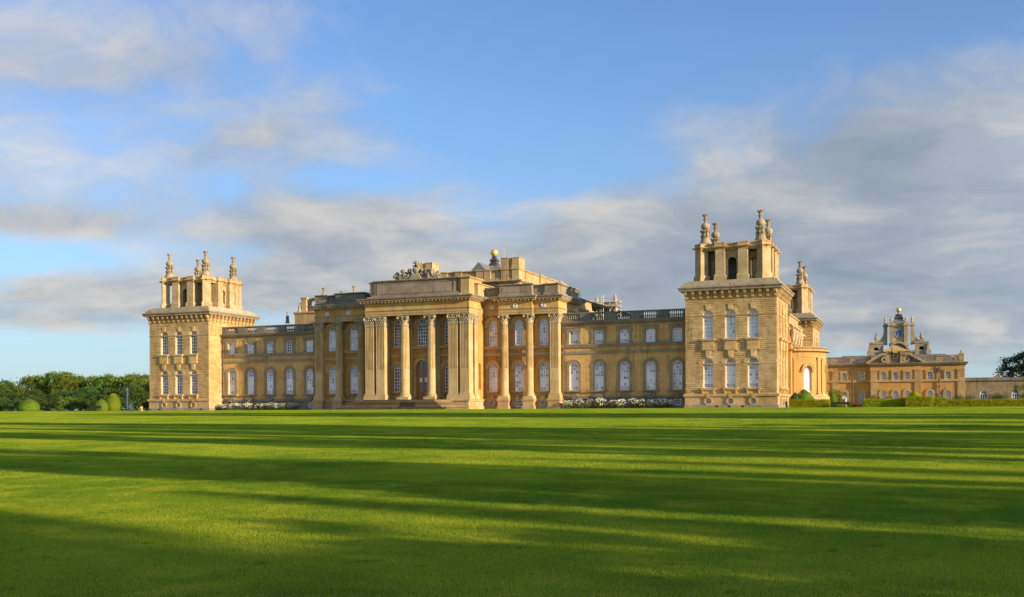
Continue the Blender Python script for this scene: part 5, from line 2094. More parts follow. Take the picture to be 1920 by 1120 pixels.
sh_.ring(TX - 1.75, TX + 1.75, 85.25, 88.5, [(0.0, 11.6), (0.0, 16.6), (0.1, 16.7), (0.14, 16.9), (0.0, 16.98), (0.0, 17.35)], cap_top=True)
cpart('clock_stage', sh_)
pr_ = MB('stone_ash')
arc_band(pr_, TX, 11.55, 1.55, 1.95, 84.4, 85.4, 12, 168, 14)
pr_.box(TX - 2.3, TX - 1.4, 84.4, 85.4, 11.4, 11.8)
pr_.box(TX + 1.4, TX + 2.3, 84.4, 85.4, 11.4, 11.8)
cpart('segmental_pediment', pr_)
cl = MB('clock_blue')
cl.add([(TX + 0.86 * math.cos(2 * math.pi * k / 32), 85.19, 15.2 + 0.86 * math.sin(2 * math.pi * k / 32)) for k in range(32)], [tuple(range(32))])
clk = cpart('clock_face', cl)
nm = MB('gilt_paint')
arc_band(nm, TX, 15.2, 0.84, 0.90, 85.15, 85.21, 0, 360, 32)
for k in range(12):                 # twelve numeral strokes
    nm.T = Matrix.Translation((TX, 0, 15.2)) @ Matrix.Rotation(k * math.pi / 6, 4, 'Y')
    nn = (2, 1, 2, 2, 2, 2, 2, 3, 3, 2, 1, 2)[k]
    for j in range(nn):
        x = (j - (nn - 1) / 2) * 0.075
        nm.box(x - 0.026, x + 0.026, 85.16, 85.185, 0.58, 0.79)
nm.T = None
stuff(sub('numerals', nm.mesh('numerals'), clk))
for ang, ln, wd in ((200, 0.52, 0.045), (206, 0.74, 0.03)):
    h_ = MB('gilt_paint')
    h_.T = Matrix.Translation((TX, 0, 15.2)) @ Matrix.Rotation(R_(ang), 4, 'Y')
    h_.box(-wd, wd, 85.13 if wd > 0.04 else 85.10, 85.15 if wd > 0.04 else 85.12, -0.1, ln)
    h_.T = None
    sub('clock_hand', h_.mesh('clock_hand'), clk)
rf = MB('lead')
rf.ring(TX - 1.5, TX + 1.5, 85.3, 88.3, [(0.0, 17.3), (-0.35, 17.75), (-0.75, 18.2), (-0.85, 18.3)], cap_top=True)
rf.use('copper')
rf.ring(TX - 0.65, TX + 0.65, 86.15, 87.45, [(0.25, 18.3), (0.1, 18.75), (0.0, 18.8), (-0.1, 19.05), (0.08, 19.1), (0.06, 19.2)], cap_top=True)
rf.use('verdigris')
rf.lathe(TX, 86.8, [(0.5, 19.2), (0.3, 19.45), (0.12, 19.6), (0.1, 19.75)], 10)
cpart('lead_roof', rf)
gb_ = MB('gold_leaf')
gb_.blob((TX, 86.8, 20.15), 0.52, n=22, m=12)
gb_.smooth = True
cpart('gilded_ball', gb_)

gw = thing('garden_wall', 'low stone wall with arched white windows at the right end', 'wall', (140, 61, 0))
m_ = MB('stone_wall')
m_.T = Matrix.Translation((0, 61.0, 0))
wall(m_, 131.62, 165, 0, 4.6, [(134.7, 1.25, 0.5, 2.8, 'arch'), (139.9, 1.25, 0.5, 2.8, 'arch'), (145.1, 1.25, 0.5, 2.8, 'arch')], 0.3)
m_.T = None
put('wall_face', m_.mesh('garden_wall_face'), gw, (0, 0, 0))
m_ = MB('stone_soot_shade')
m_.box(131.45, 165, 60.75, 62.5, 4.6, 5.18)
put('coping', m_.mesh('garden_wall_coping'), gw, (0, 0, 0))
for x in (134.7, 139.9, 145.1):
    window(gw, (x, 61.22, 0.5), 1.25, 2.3, 'arch', 3, 0.6, 'dark', int(x), 0, None)
for k in range(3):
    tp = MB('terracotta')
    tp.lathe(136.6 + k * 0.42, 62.0, [(0.15, 5.18), (0.13, 5.42), (0.17, 5.5)], 8)
    put('chimney_pot', tp.mesh('chimney_pot'), gw, (0, 0, 0))


# ------------------------------------------------------------------ foliage helpers
def rand_quad(mb, c, s, rnd, up=0.0, nrm=None, asp=0.6):
    if nrm is None:
        n = Vector((rnd.gauss(0, 1), rnd.gauss(0, 1), rnd.gauss(0, 1) + up))
    else:
        n = nrm + Vector((rnd.gauss(0, 0.45), rnd.gauss(0, 0.45), rnd.gauss(0, 0.45)))
    n.normalize()
    a = n.orthogonal().normalized()
    a = Matrix.Rotation(rnd.uniform(0, 6.28), 3, n) @ a
    b = n.cross(a)
    a *= s * 0.5
    b *= s * asp * 0.5
    mb.add([c - a, c - b * 1.0, c + a, c + b], [(0, 1, 2, 3)])


def tree_meshes(seed, h, trunk_h, rx, leaf, n_cl, per, leaf_s, spread=1.1, flat=1.0, trunk_r=0.45, shape='oval'):
    """tapered trunk, limbs reaching into the crown, clumps of small leaves spread through its volume"""
    rnd = random.Random(seed)
    tk, cr = MB('bark'), MB(leaf)
    zc = (h + trunk_h) / 2
    rz = (h - trunk_h) / 2
    pts = [Vector((0, 0, -0.3))]
    for k in range(1, 6):
        pts.append(Vector((rnd.gauss(0, 0.25), rnd.gauss(0, 0.25), (h * 0.78) * k / 5)))
    for k in range(5):
        tk.tube(pts[k], pts[k + 1], trunk_r * (1.25 if k == 0 else 1 - 0.16 * k), trunk_r * (1 - 0.16 * (k + 1)), 8)
    for k in range(n_cl):
        while True:
            p = Vector((rnd.uniform(-1, 1), rnd.uniform(-1, 1), rnd.uniform(-1, 1)))
            if 0.25 < p.length < 1.0:
                break
        p *= (0.72 + 0.28 * p.length) / max(p.length, 0.5) if rnd.random() < 0.6 else 1.0
        lump = 1 + 0.22 * math.sin(3 * math.atan2(p.y, p.x) + seed) * (1 - abs(p.z)) + rnd.uniform(-0.1, 0.12)
        c = Vector((p.x * rx * lump, p.y * rx * lump, zc + p.z * rz * flat))
        if shape == 'cone':
            f_ = 1 - 0.75 * max(0, (c.z - trunk_h) / (h - trunk_h))
            c.x *= f_
            c.y *= f_
        st = pts[min(5, max(1, int(c.z / h * 4)))]
        if rnd.random() < 0.5:
            mid = (st + c) / 2 + Vector((0, 0, -0.06 * rx))
            tk.tube(st, mid, trunk_r * 0.28, trunk_r * 0.16, 5)
            tk.tube(mid, c, trunk_r * 0.16, 0.03, 4)
        sz = spread * rnd.uniform(0.7, 1.3)
        for j in range(per):
            d = Vector((rnd.gauss(0, 0.5), rnd.gauss(0, 0.5), rnd.gauss(0, 0.36)))
            rand_quad(cr, c + d * sz, leaf_s * rnd.uniform(0.6, 1.3), rnd, 0.6)
    return tk.mesh('trunk'), cr.mesh('crown')


def plant(name, ms, label, cat, at, rz=0.0, sc=1.0, group=None, pn=('trunk', 'crown')):
    o = thing(name, label, cat, at, group, rz)
    o.scale = (sc, sc, sc) if not isinstance(sc, tuple) else sc
    for nm, me in zip(pn, ms):
        c_ = sub(nm, me, o)
        if nm in ('flowers', 'leaves', 'crown'):
            stuff(c_)
    return o


# wood on the left
rnd = random.Random(11)
WOODS = [tree_meshes(21 + i, 12.0, 1.0, 5.6, ('leaf_oak', 'leaf_dark', 'leaf_oak', 'leaf_oak')[i], 190, 56, 0.55, 1.15) for i in range(4)]
ORD = ['first', 'second', 'third', 'fourth', 'fifth', 'sixth', 'seventh', 'eighth', 'ninth', 'tenth', 'eleventh', 'twelfth', 'thirteenth', 'fourteenth', 'fifteenth']
seen = {}
spots = sorted([(-186, 138, 0.9, 1), (-177, 128, 0.78, 0), (-169, 122, 0.70, 1), (-160, 127, 1.0, 2), (-152, 130, 1.10, 0), (-144, 127, 1.04, 3), (-137, 121, 0.85, 2), (-130, 126, 0.95, 0), (-122, 122, 0.95, 3), (-114, 125, 0.98, 2), (-107, 120, 0.92, 0), (-100, 128, 0.98, 1),
         (-165, 104, 0.5, 1), (-150, 106, 0.58, 1), (-136, 104, 0.55, 1), (-124, 104, 0.52, 1), (-113, 103, 0.60, 1), (-102, 100, 0.55, 1), (-92, 98, 0.62, 1), (-175, 108, 0.62, 0), (-98, 112, 0.8, 3), (-88, 110, 0.8, 0)])
for i, (x, y, s_, v) in enumerate(spots):
    small = s_ < 0.65
    lab = 'low dark tree along the front edge of the left wood' if small else ('broad sunlit tree in the wood left of the palace' if v != 1 else 'tall dark green tree in the left wood')
    seen[lab] = seen.get(lab, -1) + 1
    plant('broadleaf_tree', WOODS[v], lab + ', %s from the left' % ORD[seen[lab]], 'tree', (x, y, 0), rnd.uniform(0, 6.28), (s_ * 1.15, s_ * 1.15, s_), 'trees of the left wood')

CEDAR = tree_meshes(55, 13.0, 1.0, 7.5, 'leaf_cedar', 190, 90, 0.42, 1.05, 1.0, 0.5)
plant('cedar_tree', CEDAR, 'dark spreading cedar behind the wall at the right edge', 'tree', (146.5, 96, 0), 0.6, (1.0, 1.0, 0.86))
plant('cedar_tree', CEDAR, 'second dark cedar further back beyond the right edge', 'tree', (158, 112, 0), 2.2, 1.0)
EDGE = tree_meshes(57, 5.2, 0.2, 3.2, 'leaf_yew', 60, 70, 0.24, 0.6, 1.0, 0.15)
plant('garden_shrub', EDGE, 'tall leafy green shrub at the right edge before the wall', 'shrub', (142.4, 50, 0))

# topiary, hedges


def topiary(seed, rx, h, leaf, n, s, kind='dome'):
    rnd = random.Random(seed)
    core, sk = MB(leaf), MB(leaf)
    if kind == 'dome':
        prof = [(rx * 0.97, 0.0), (rx * 0.98, h * 0.3)]
        for k in range(1, 9):
            a = math.pi / 2 * k / 8
            prof.append((max(0.02, rx * 0.98 * math.cos(a)), h * 0.3 + h * 0.68 * math.sin(a)))
    else:
        prof = [(rx * 0.45, 0.0), (rx * 0.7, h * 0.12), (rx * 0.95, h * 0.42), (rx * 0.85, h * 0.55), (rx * 0.5, h * 0.78), (rx * 0.2, h * 0.93), (0.03, h * 0.98)]
    core.lathe(0, 0, prof, 22)
    core.smooth = True
    for _ in range(n):
        i = min(len(prof) - 2, int(rnd.random() ** 0.8 * (len(prof) - 1)))
        t_ = rnd.random()
        r = prof[i][0] * (1 - t_) + prof[i + 1][0] * t_
        z = prof[i][1] * (1 - t_) + prof[i + 1][1] * t_
        a = rnd.uniform(0, 6.283)
        nr = Vector((math.cos(a), math.sin(a), 0.5 if i > 1 else 0.05)).normalized()
        rand_quad(sk, Vector((r * math.cos(a), r * math.sin(a), z)) + nr * rnd.uniform(-0.02, 0.07), s * rnd.uniform(0.6, 1.3), rnd, nrm=nr)
    return core.mesh('clipped_body'), sk.mesh('leaves')


TPN = ('clipped_body', 'leaves')
plant('clipped_yew', topiary(1, 1.95, 2.2, 'leaf_yew', 4200, 0.12), 'large clipped yew dome standing alone at far left', 'topiary', (-28.9, 1.0, 0), pn=TPN)
plant('clipped_yew', topiary(2, 1.24, 1.95, 'leaf_yew', 2800, 0.10), 'clipped yew dome behind the bench at left', 'topiary', (-7.6, -3.5, 0), pn=TPN)
plant('clipped_yew', topiary(3, 1.25, 3.1, 'leaf_lime', 2800, 0.13, 'dome'), 'taller bright green clipped shrub behind the dome and bench', 'topiary', (-7.75, -0.5, 0), pn=TPN)
plant('clipped_yew', topiary(4, 1.05, 2.15, 'leaf_box', 1800, 0.11), 'small golden clipped dome behind the tallest hedge block', 'topiary', (123.4, 12.2, 0), pn=TPN)
plant('clipped_yew', topiary(5, 1.5, 2.7, 'leaf_yew', 2200, 0.14, 'cone'), 'rounded green shrub below the bow window', 'shrub', (108.1, 15.0, 0), pn=TPN)
plant('clipped_yew', topiary(6, 0.9, 2.2, 'leaf_dark', 1200, 0.14, 'cone'), 'small dark shrub between the tower and the bow', 'shrub', (106.9, 14.2, 0), pn=TPN)


def hedge(label, x0, x1, y0, y1, h, leaf='leaf_box', dens=150, s=0.12, seed=0):
    rnd = random.Random(seed)
    cx, cy = (x0 + x1) / 2, (y0 + y1) / 2
    a, b = (x1 - x0) / 2, (y1 - y0) / 2
    o = thing('clipped_hedge', label, 'hedge', (cx, cy, 0))
    core = MB(leaf)
    core.box(-a, a, -b, b, 0, h)
    sub('clipped_body', core.mesh('hedge_body'), o)
    sk = MB(leaf)
    for n_, area, f_ in ((Vector((0, -1, 0)), 2 * a * h, lambda u, v: Vector((-a + 2 * a * u, -b, h * v))), (Vector((0, 0, 1)), 4 * a * b, lambda u, v: Vector((-a + 2 * a * u, -b + 2 * b * v, h))),
                         (Vector((1, 0, 0)), 2 * b * h, lambda u, v: Vector((a, -b + 2 * b * u, h * v))), (Vector((-1, 0, 0)), 2 * b * h, lambda u, v: Vector((-a, -b + 2 * b * u, h * v)))):
        for _ in range(int(area * dens)):
            rand_quad(sk, f_(rnd.random(), rnd.random()) + n_ * rnd.uniform(-0.03, 0.15), s * rnd.uniform(0.6, 1.4), rnd, nrm=n_)
    sub('leaves', sk.mesh('hedge_leaves'), o)
    return o


hedge('low golden hedge in front of the bow window', 106.9, 112.2, 7.4, 8.9, 1.0, seed=1)
hedge('knee-high golden hedge behind the iron bench', 112.6, 115.3, 8.4, 9.2, 0.48, seed=2)
hedge('clipped golden hedge left of the tallest block', 116.7, 122.2, 7.9, 9.3, 1.03, seed=3)
hedge('tallest square golden hedge block in the row', 122.25, 125.55, 7.1, 9.5, 1.32, seed=4)
hedge('short golden hedge just right of the tallest block', 125.6, 127.55, 7.8, 9.2, 1.12, seed=5)
hedge('long low golden hedge running to the right edge', 127.6, 150.0, 7.85, 9.1, 0.87, dens=110, seed=6)


# roses and shrubs
def rose_meshes(seed, rx, ry, h, leaf, petal, n_leaf, n_fl, fs=0.10, ls=0.13):
    rnd = random.Random(seed)
    lf, fl_ = MB(leaf), MB(petal)
    for _ in range(n_leaf):
        a, q_ = rnd.uniform(0, 6.283), rnd.random() ** 0.5
        z = rnd.random() ** 0.8 * h * (1 - 0.35 * q_ ** 3) * rnd.uniform(0.85, 1.05)
        rand_quad(lf, Vector((rx * q_ * math.cos(a), ry * q_ * math.sin(a), z)), ls * rnd.uniform(0.6, 1.3), rnd, 0.5)
    for _ in range(18):
        a = rnd.uniform(0, 6.283)
        q_ = rnd.random()
        lf.tube((0.1 * math.cos(a), 0.1 * math.sin(a), -0.02), (rx * q_ * math.cos(a), ry * q_ * math.sin(a), h * rnd.uniform(0.5, 0.95)), 0.014, 0.008, 4)
    for _ in range(n_fl):
        a, q_ = rnd.uniform(0, 6.283), rnd.random() ** 0.5
        z = h * (0.35 + 0.68 * rnd.random() ** 0.7) * (1 - 0.25 * q_ ** 3)
        c = Vector((rx * q_ * math.cos(a), ry * q_ * math.sin(a) * 1.02, z))
        fl_.blob(c, (fs * rnd.uniform(0.7, 1.2), fs * rnd.uniform(0.7, 1.2), fs * 0.7), rnd.randint(0, 999), 5, 3, 0.2)
    return lf.mesh('rose_leaves'), fl_.mesh('rose_flowers')


RPN = ('leaves', 'flowers')
RS = [rose_meshes(60 + i, 1.05, 0.75, 1.35, 'leaf_rose', 'petal_white', 1000, 80) for i in range(4)]
for i in range(10):
    x = 75.8 + i * 1.62
    plant('rose_bush', RS[i % 4], 'white rose bush under the right wing, %s from the portico side' % ORD[i], 'rose bush', (x + rnd.uniform(-0.2, 0.2), 1.9 + rnd.uniform(-0.3, 0.3), 0), rnd.uniform(0, 6), rnd.uniform(0.88, 1.1), 'white roses under the right wing', RPN)
for i in range(11):
    x = 13.2 + i * 1.5
    if 5 <= i <= 5:
        plant('rose_bush', rose_meshes(77, 1.1, 0.7, 1.1, 'leaf_dark', 'petal_white', 900, 24), 'darker rose bush with few flowers under the left wing', 'rose bush', (x, 1.8, 0), 0, 1.0, None, RPN)
        continue
    plant('rose_bush', RS[(i + 1) % 4], 'white rose bush under the left wing, %s from the left tower' % ORD[i], 'rose bush', (x + rnd.uniform(-0.2, 0.2), 1.8 + rnd.uniform(-0.3, 0.3), 0), rnd.uniform(0, 6), rnd.uniform(0.78, 0.95), 'white roses under the left wing', RPN)
PK = [rose_meshes(90 + i, 1.0, 0.7, 2.1, 'leaf_dark', 'petal_pink', 1000, 36, 0.11, 0.16) for i in range(3)]
for x, sc, lab in ((116.3, 1.1, 'pink rose shrub left of the three close-set arched windows'), (118.8, 1.0, 'pink rose shrub between the first two of the arched windows'), (120.9, 0.95, 'pink rose shrub beside the third arched window'), (127.2, 1.05, 'pink rose shrub between the two right arched windows of the range')):
    plant('rose_shrub', PK[int(x) % 3], lab, 'rose shrub', (x, 58.6, 0), x, sc, 'pink roses along the range', RPN)
plant('rose_shrub', rose_meshes(97, 1.1, 0.7, 2.2, 'leaf_dark', 'petal_pink', 1300, 6, 0.1, 0.16), 'dark shrub with hardly a flower at the right corner of the range', 'shrub', (130.5, 59.2, 0), 0, 1.0, None, RPN)
for x, lab in ((132.6, 'sparse climber on the wall nearest the range'), (136.9, 'thin climber between the wall windows'), (138.2, 'low climber beside the second wall window')):
    plant('wall_climber', rose_meshes(int(x), 0.9, 0.22, 2.6, 'leaf_dark', 'petal_pink', 420, 2, 0.06, 0.17), lab, 'climber', (x, 60.6, 0), 0, 1.0, 'climbers on the garden wall', RPN)
plant('climbing_plant', rose_meshes(98, 1.9, 0.6, 3.5, 'leaf_lime', 'petal_white', 2400, 4, 0.05, 0.2), 'bright green climbing plant on the left end of the range', 'climber', (109.3, 58.2, 0), 0, 1.0, None, RPN)
plant('clipped_yew', topiary(7, 1.0, 2.8, 'leaf_yew', 1200, 0.16, 'cone'), 'grey-green pointed shrub before the climbing plant', 'shrub', (109.0, 55.0, 0), pn=TPN)
for k, (x, lab) in enumerate(((115.6, 'small patch of red geraniums by the bench'), (116.45, 'red geraniums next to the hedge end'))):
    plant('geranium', rose_meshes(110 + k, 0.42, 0.4, 0.38, 'leaf_rose', 'petal_red', 220, 34, 0.06, 0.09), lab, 'flowers', (x, 8.6, 0), 0, 1.0, 'red geraniums', RPN)


# benches
def bench(label, at, rz, wd, mat, ht=0.95, group=None):
    o = thing('garden_bench', label, 'bench', at, group, rz)
    hw = wd / 2
    for k in range(4):
        m2 = MB(mat)
        m2.box(-hw, hw, -0.26 + k * 0.135, -0.15 + k * 0.135, 0.42, 0.455)
        sub('seat_slat', m2.mesh('seat_slat'), o)
    m2 = MB(mat)
    n = int(wd / 0.11)
    for k in range(n):
        x = -hw + wd * (k + 0.5) / n
        m2.box(x - 0.047, x + 0.047, 0.28, 0.305, 0.46, ht - 0.08)
    m2.box(-hw, hw, 0.27, 0.315, ht - 0.08, ht)
    m2.box(-hw, hw, 0.27, 0.315, 0.47, 0.53)
    sub('backrest', m2.mesh('backrest'), o)
    for x in (-hw + 0.04, hw - 0.04):
        m2 = MB(mat)
        m2.box(x - 0.035, x + 0.035, -0.29, -0.22, 0, 0.64)
        sub('leg', m2.mesh('front_leg'), o)
        m2 = MB(mat)
        m2.box(x - 0.034, x + 0.034, 0.24, 0.31, 0, ht - 0.04)
        sub('leg', m2.mesh('rear_leg'), o)
        m2 = MB(mat)
        m2.box(x - 0.045, x + 0.045, -0.34, 0.29, 0.64, 0.68)
        sub('armrest', m2.mesh('armrest'), o)
    return o


bench('dark wooden bench at the foot of the portico steps', (57.35, -14.6, 0.0), 0, 2.45, 'wood_bench', 1.0)
bench('dark bench in front of the left clipped dome', (-6.3, -6.2, 0), 0.2, 1.9, 'wood_bench', 0.9)
bench('black iron bench before the low golden hedges', (113.8, 7.0, 0), 0, 2.3, 'iron_black', 0.78)

# white marble figure and notice board behind the right bench
fg = thing('garden_statue', 'small white marble figure above the iron bench', 'statue', (114.45, 8.0, 0))
m2 = MB('stone_weathered')
m2.lathe(0, 0, [(0.16, 0.0), (0.16, 0.1), (0.11, 0.14), (0.11, 0.46), (0.17, 0.5), (0.17, 0.56)], 10)
sub('pedestal', m2.mesh('statue_pedestal'), fg)
m2 = MB('white_marble')
m2.blob((-0.04, 0, 0.76), (0.15, 0.13, 0.22), 1, 10, 8)
m2.blob((0.02, 0, 1.00), (0.12, 0.10, 0.17), 2, 10, 8)
m2.tube((0.0, 0, 0.95), (0.13, 0, 1.20), 0.06, 0.05, 8)
m2.blob((0.06, 0, 1.26), (0.075, 0.08, 0.10), 3, 10, 8)
m2.tube((-0.10, -0.05, 0.62), (0.16, -0.10, 0.66), 0.08, 0.05, 8)
sub('figure', m2.mesh('statue_figure'), fg)
sg = thing('notice_board', 'small grey notice board on a post by the range door', 'sign', (113.4, 20, 0))
m2 = MB('sign_white')
m2.box(-0.24, 0.24, -0.02, 0.02, 1.2, 1.7)
sub('board', m2.mesh('notice_panel'), sg)
m2 = MB('iron_black')
m2.box(-0.03, 0.03, 0.021, 0.06, 0, 1.6)
sub('post', m2.mesh('notice_post'), sg)
ga = thing('iron_gate', 'black iron gate between the right tower and the hedge', 'gate', (106.5, 7.9, 0))
for k in range(7):
    m2 = MB('iron_black')
    m2.box(-0.38 + k * 0.12, -0.36 + k * 0.12, -0.012, 0.012, 0.05, 0.76)
    sub('bar', m2.mesh('gate_bar'), ga)
for z in (0.1, 0.74):
    m2 = MB('iron_black')
    m2.box(-0.4, 0.4, -0.018, 0.018, z, z + 0.04)
    sub('rail', m2.mesh('gate_rail'), ga)
lp = thing('leaning_pole', 'reddish wooden pole leaning beside the shrub under the bow', 'pole', (107.3, 14.0, 0))
m2 = MB('terracotta')
m2.tube((0, 0, 0), (0.35, 0.2, 2.7), 0.06, 0.05, 8)
sub('shaft', m2.mesh('pole_shaft'), lp)

# fountain and stone ball at the left
fo = thing('fountain', 'tall thin fountain jet with spray before the left wood', 'fountain', (-47.4, 47, 0))
m2 = MB('stone_weathered')
m2.lathe(0, 0, [(2.2, 0.0), (2.3, 0.3), (2.1, 0.35), (2.0, 0.2)], 20)
sub('basin', m2.mesh('fountain_basin'), fo)
m2 = MB('fountain_water')
rn_ = random.Random(4)
for k in range(330):
    z = rn_.random() ** 0.8 * 5.0
    r = 0.03 + 0.14 * (z / 5) + rn_.gauss(0, 0.09)
    a = rn_.uniform(0, 6.28)
    m2.blob((r * math.cos(a), r * math.sin(a), 0.3 + z), (0.035, 0.035, 0.10), k, 5, 3, 0.1)
stuff(sub('jet', m2.mesh('fountain_jet'), fo))
m2 = MB('fountain_water')
for k in range(260):
    z = rn_.random() ** 1.4 * 1.5
    r = abs(rn_.gauss(0, 0.35)) * (1 - z / 1.8)
    a = rn_.uniform(0, 6.28)
    m2.blob((1.9 + r * math.cos(a), -1.0 + r * math.sin(a), 0.2 + z), 0.07, k, 5, 3, 0.1)
stuff(sub('spray', m2.mesh('fountain_spray'), fo))
sb = thing('stone_ball', 'pale stone ball on a low plinth left of the left tower', 'ornament', (0.2, -2.5, 0))
m2 = MB('stone_pale')
m2.box(-0.24, 0.24, -0.24, 0.24, 0, 0.22, (0.05, 0.05))
sub('plinth', m2.mesh('ball_plinth'), sb)
m2 = MB('stone_pale')
m2.blob((0, 0, 0.50), 0.29, n=16, m=10)
m2.smooth = True
sub('ball', m2.mesh('ball'), sb)

# lawn floodlights
fm_ = MB('iron_black')
fm_.box(-0.02, 0.02, -0.02, 0.02, -0.05, 0.12)
fm2 = MB('iron_black')
fm2.box(-0.17, 0.17, -0.10, 0.12, 0.10, 0.30, (0.02, 0.03))
FM = (fm_.mesh('flood_spike'), fm2.mesh('flood_housing'))
for i, (x, lab) in enumerate(((14.1, 'left tower'), (16.0, 'left tower'), (23.8, 'left wing'), (33.7, 'left wing'), (40.9, 'left pavilion'), (55.9, 'portico steps'), (64.2, 'portico steps'), (101.0, 'right tower'), (102.5, 'right tower'), (104.1, 'right tower'))):
    plant('floodlight', FM, 'small black floodlight before the %s, %s from the left' % (lab, ORD[i]), 'floodlight', (x, -16.6, 0.0), 0, 1.0, 'floodlights on the lawn edge', ('spike', 'housing'))

# belt of trees beyond the wood, one far mass
fw = MB('leaf_dark')
rnd = random.Random(31)
for _ in range(9000):
    x = rnd.uniform(-330, -40)
    y = 165 + rnd.uniform(-6, 6) + 0.1 * (x + 200)
    top = 8.5 + 1.5 * math.sin(x * 0.13) + 1.2 * math.sin(x * 0.31 + 1)
    rand_quad(fw, Vector((x, y, rnd.random() ** 0.8 * top)), rnd.uniform(0.8, 1.6), rnd, 0.3)
tag(put('distant_wood', fw.mesh('distant_wood')), 'far belt of woodland behind the left trees', 'wood', None, 'stuff')
UND = [tree_meshes(70 + i, 4.2, -0.3, 4.2, 'leaf_dark' if i else 'leaf_oak', 70, 60, 0.34, 0.8, 1.0, 0.1) for i in range(2)]
ORD = ['first', 'second', 'third', 'fourth', 'fifth', 'sixth', 'seventh', 'eighth', 'ninth', 'tenth', 'eleventh', 'twelfth', 'thirteenth', 'fourteenth', 'fifteenth', 'sixteenth', 'seventeenth', 'eighteenth', 'nineteenth', 'twentieth']
for i in range(12):
    plant('undergrowth_shrub', UND[0 if i in (3, 8) else 1], 'low shrub under the left wood, %s from the left' % ORD[i], 'shrub', (-158 + i * 6.0, 92 + rnd.uniform(-4, 4), 0), rnd.uniform(0, 6.28), rnd.uniform(0.8, 1.15), 'undergrowth of the left wood')

# ------------------------------------------------------------------ tall trees beyond the right side of the lawn, whose shadows cross it
SE_ = Vector((math.sin(SUN_AZ), -math.cos(SUN_AZ), 0))
SN_ = Vector((math.cos(SUN_AZ), math.sin(SUN_AZ), 0))
BIG = [tree_meshes(140 + i, 26.0, (2.0, 9.0, 4.0)[i], 6.5, 'leaf_oak', (130, 90, 100)[i], (115, 100, 105)[i], 0.9, 1.35, 1.0, 0.6) for i in range(3)]
#        q (across the light), t (towards the sun), height scale, width scale, variant
PARK = [(-16, 34, 0.8, 1.2, 0), (-6.0, 40, 0.75, 1.1, 0), (1.0, 46, 0.8, 0.64, 0), (5.0, 60, 0.95, 0.36, 0), (9.2, 19, 0.24, 0.42, 0), (11.4, 60, 0.62, 0.16, 2), (15.3, 34, 0.75, 0.38, 0), (18.0, 60, 0.85, 0.26, 2), (22.0, 100, 1.0, 0.14, 1), (26.3, 30, 0.85, 0.34, 1), (29.8, 80, 1.1, 0.16, 2), (33.0, 46, 0.95, 0.26, 1),
        (36.8, 70, 1.1, 0.32, 2), (41.0, 32, 1.0, 0.50, 0), (47.0, 62, 0.8, 0.14, 1), (51.0, 12, 0.28, 0.5, 0), (58.5, 60, 0.7, 0.16, 1), (70.0, 26, 1.2, 0.66, 0), (78.0, 34, 1.25, 0.8, 0)]
for i, (q_, t_, hs, ws, v) in enumerate(PARK):
    p = CAM + SE_ * t_ + SN_ * q_
    plant('park_tree', BIG[v], 'tall park tree beyond the right side of the lawn, %s from the camera' % ORD[i], 'tree', (p.x, p.y, ground_z(p.y)), i * 1.3, (ws, ws, hs), 'park trees right of the lawn')


# ------------------------------------------------------------------ grass
def grass_patch(name, size, n, h, wdt, seed):
    rnd = random.Random(seed)
    v, f = [], []
    for _ in range(n):
        x, y = rnd.uniform(-size / 2, size / 2), rnd.uniform(-size / 2, size / 2)
        a = rnd.uniform(0, 6.283)
        hh = h * rnd.uniform(0.5, 1.25)
        lx, ly = rnd.gauss(0, 0.24) * hh, rnd.gauss(0, 0.24) * hh
        ca, sa = math.cos(a) * wdt / 2, math.sin(a) * wdt / 2
        b = len(v)
        v += [(x - ca, y - sa, -0.01), (x + ca, y + sa, -0.01), (x + lx * 0.4 + ca * 0.7, y + ly * 0.4 + sa * 0.7, hh * 0.6), (x + lx * 0.4 - ca * 0.7, y + ly * 0.4 - sa * 0.7, hh * 0.6), (x + lx, y + ly, hh)]
        f += [(b, b + 1, b + 2, b + 3), (b + 3, b + 2, b + 4)]
    me = bpy.data.meshes.new(name)
    me.from_pydata(v, [], f)
    me.materials.append(MATS['grass_blade'])
    return bpy.data.objects.new(name, me)


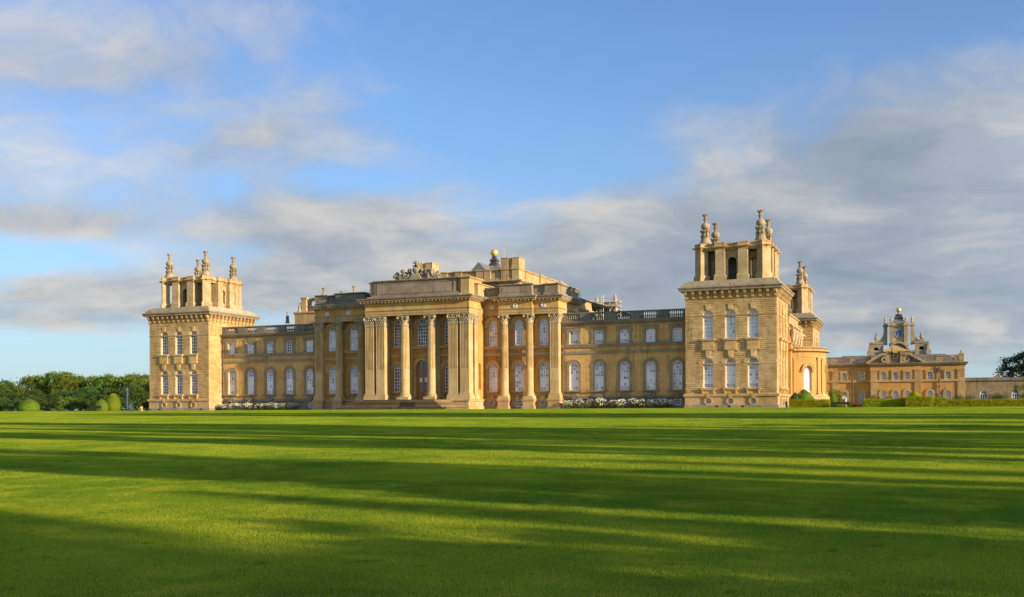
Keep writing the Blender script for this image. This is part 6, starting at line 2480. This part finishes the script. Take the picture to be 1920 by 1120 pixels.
def scatter(name, patches, pts, label):
    """one object whose points carry patches of blades"""
    me = bpy.data.meshes.new(name)
    me.from_pydata([p[0] for p in pts], [], [])
    at = me.attributes.new('spin', 'FLOAT_VECTOR', 'POINT')
    at.data.foreach_set('vector', [c for p in pts for c in p[1]])
    ai = me.attributes.new('pick', 'INT', 'POINT')
    ai.data.foreach_set('value', [p[2] for p in pts])
    o = bpy.data.objects.new(name, me)
    COL.objects.link(o)
    ng = bpy.data.node_groups.new(name, 'GeometryNodeTree')
    ng.interface.new_socket('Geometry', in_out='INPUT', socket_type='NodeSocketGeometry')
    ng.interface.new_socket('Geometry', in_out='OUTPUT', socket_type='NodeSocketGeometry')
    gi, go = ng.nodes.new('NodeGroupInput'), ng.nodes.new('NodeGroupOutput')
    jn = ng.nodes.new('GeometryNodeJoinGeometry')
    na = ng.nodes.new('GeometryNodeInputNamedAttribute')
    na.data_type = 'FLOAT_VECTOR'
    na.inputs[0].default_value = 'spin'
    npk = ng.nodes.new('GeometryNodeInputNamedAttribute')
    npk.data_type = 'INT'
    npk.inputs[0].default_value = 'pick'
    for k, po in enumerate(patches):
        oi = ng.nodes.new('GeometryNodeObjectInfo')
        oi.inputs['Object'].default_value = po
        oi.inputs['As Instance'].default_value = True
        ip = ng.nodes.new('GeometryNodeInstanceOnPoints')
        cm = ng.nodes.new('FunctionNodeCompare')
        cm.data_type = 'INT'
        cm.operation = 'EQUAL'
        ng.links.new(npk.outputs[0], cm.inputs[2])
        cm.inputs[3].default_value = k
        ng.links.new(gi.outputs[0], ip.inputs['Points'])
        ng.links.new(cm.outputs[0], ip.inputs['Selection'])
        ng.links.new(oi.outputs['Geometry'], ip.inputs['Instance'])
        e2r = ng.nodes.new('FunctionNodeEulerToRotation')
        ng.links.new(na.outputs[0], e2r.inputs[0])
        ng.links.new(e2r.outputs[0], ip.inputs['Rotation'])
        ng.links.new(ip.outputs[0], jn.inputs[0])
    ng.links.new(jn.outputs[0], go.inputs[0])
    md = o.modifiers.new('scatter', 'NODES')
    md.node_group = ng
    tag(o, label, 'grass', None, 'stuff')
    return o


FWD = Vector((-math.sin(YAW), math.cos(YAW), 0))
RGT = Vector((math.cos(YAW), math.sin(YAW), 0))
rnd = random.Random(77)


def lawn_points(step, d0, d1, nvar):
    out = []
    n = int(160 / step)
    for i in range(-n, n + 1):
        for j in range(-n, n + 1):
            x, y = CAM.x + i * step, CAM.y + j * step
            if y > GE - step * 0.5:
                continue
            v = Vector((x - CAM.x, y - CAM.y, 0))
            d, r = v.dot(FWD), v.dot(RGT)
            if not (d0 <= d < d1) or abs(r) > d * 0.56 + 2.5 + step:
                continue
            sl = math.atan((ground_z(y + 0.5) - ground_z(y - 0.5)))
            e = (Matrix.Rotation(sl, 3, 'X') @ Matrix.Rotation(rnd.randint(0, 3) * math.pi / 2, 3, 'Z')).to_euler()
            out.append(((x, y, ground_z(y)), tuple(e), rnd.randint(0, nvar - 1)))
    return out


near = [grass_patch('grass_near', 1.02, 6500, 0.023, 0.0052, 500 + i) for i in range(4)]
mid = [grass_patch('grass_mid', 2.04, 6800, 0.028, 0.011, 510 + i) for i in range(4)]
far = [grass_patch('grass_far', 4.08, 8000, 0.036, 0.024, 520 + i) for i in range(4)]
scatter('near_grass', near, lawn_points(1.0, 5.0, 22.0, 4), 'short mown grass blades nearest the camera')
scatter('middle_grass', mid, lawn_points(2.0, 20.5, 53.0, 4), 'short mown grass blades across the middle of the lawn')
scatter('far_grass', far, lawn_points(4.0, 49.0, 170.0, 4), 'short mown grass on the far part of the lawn')
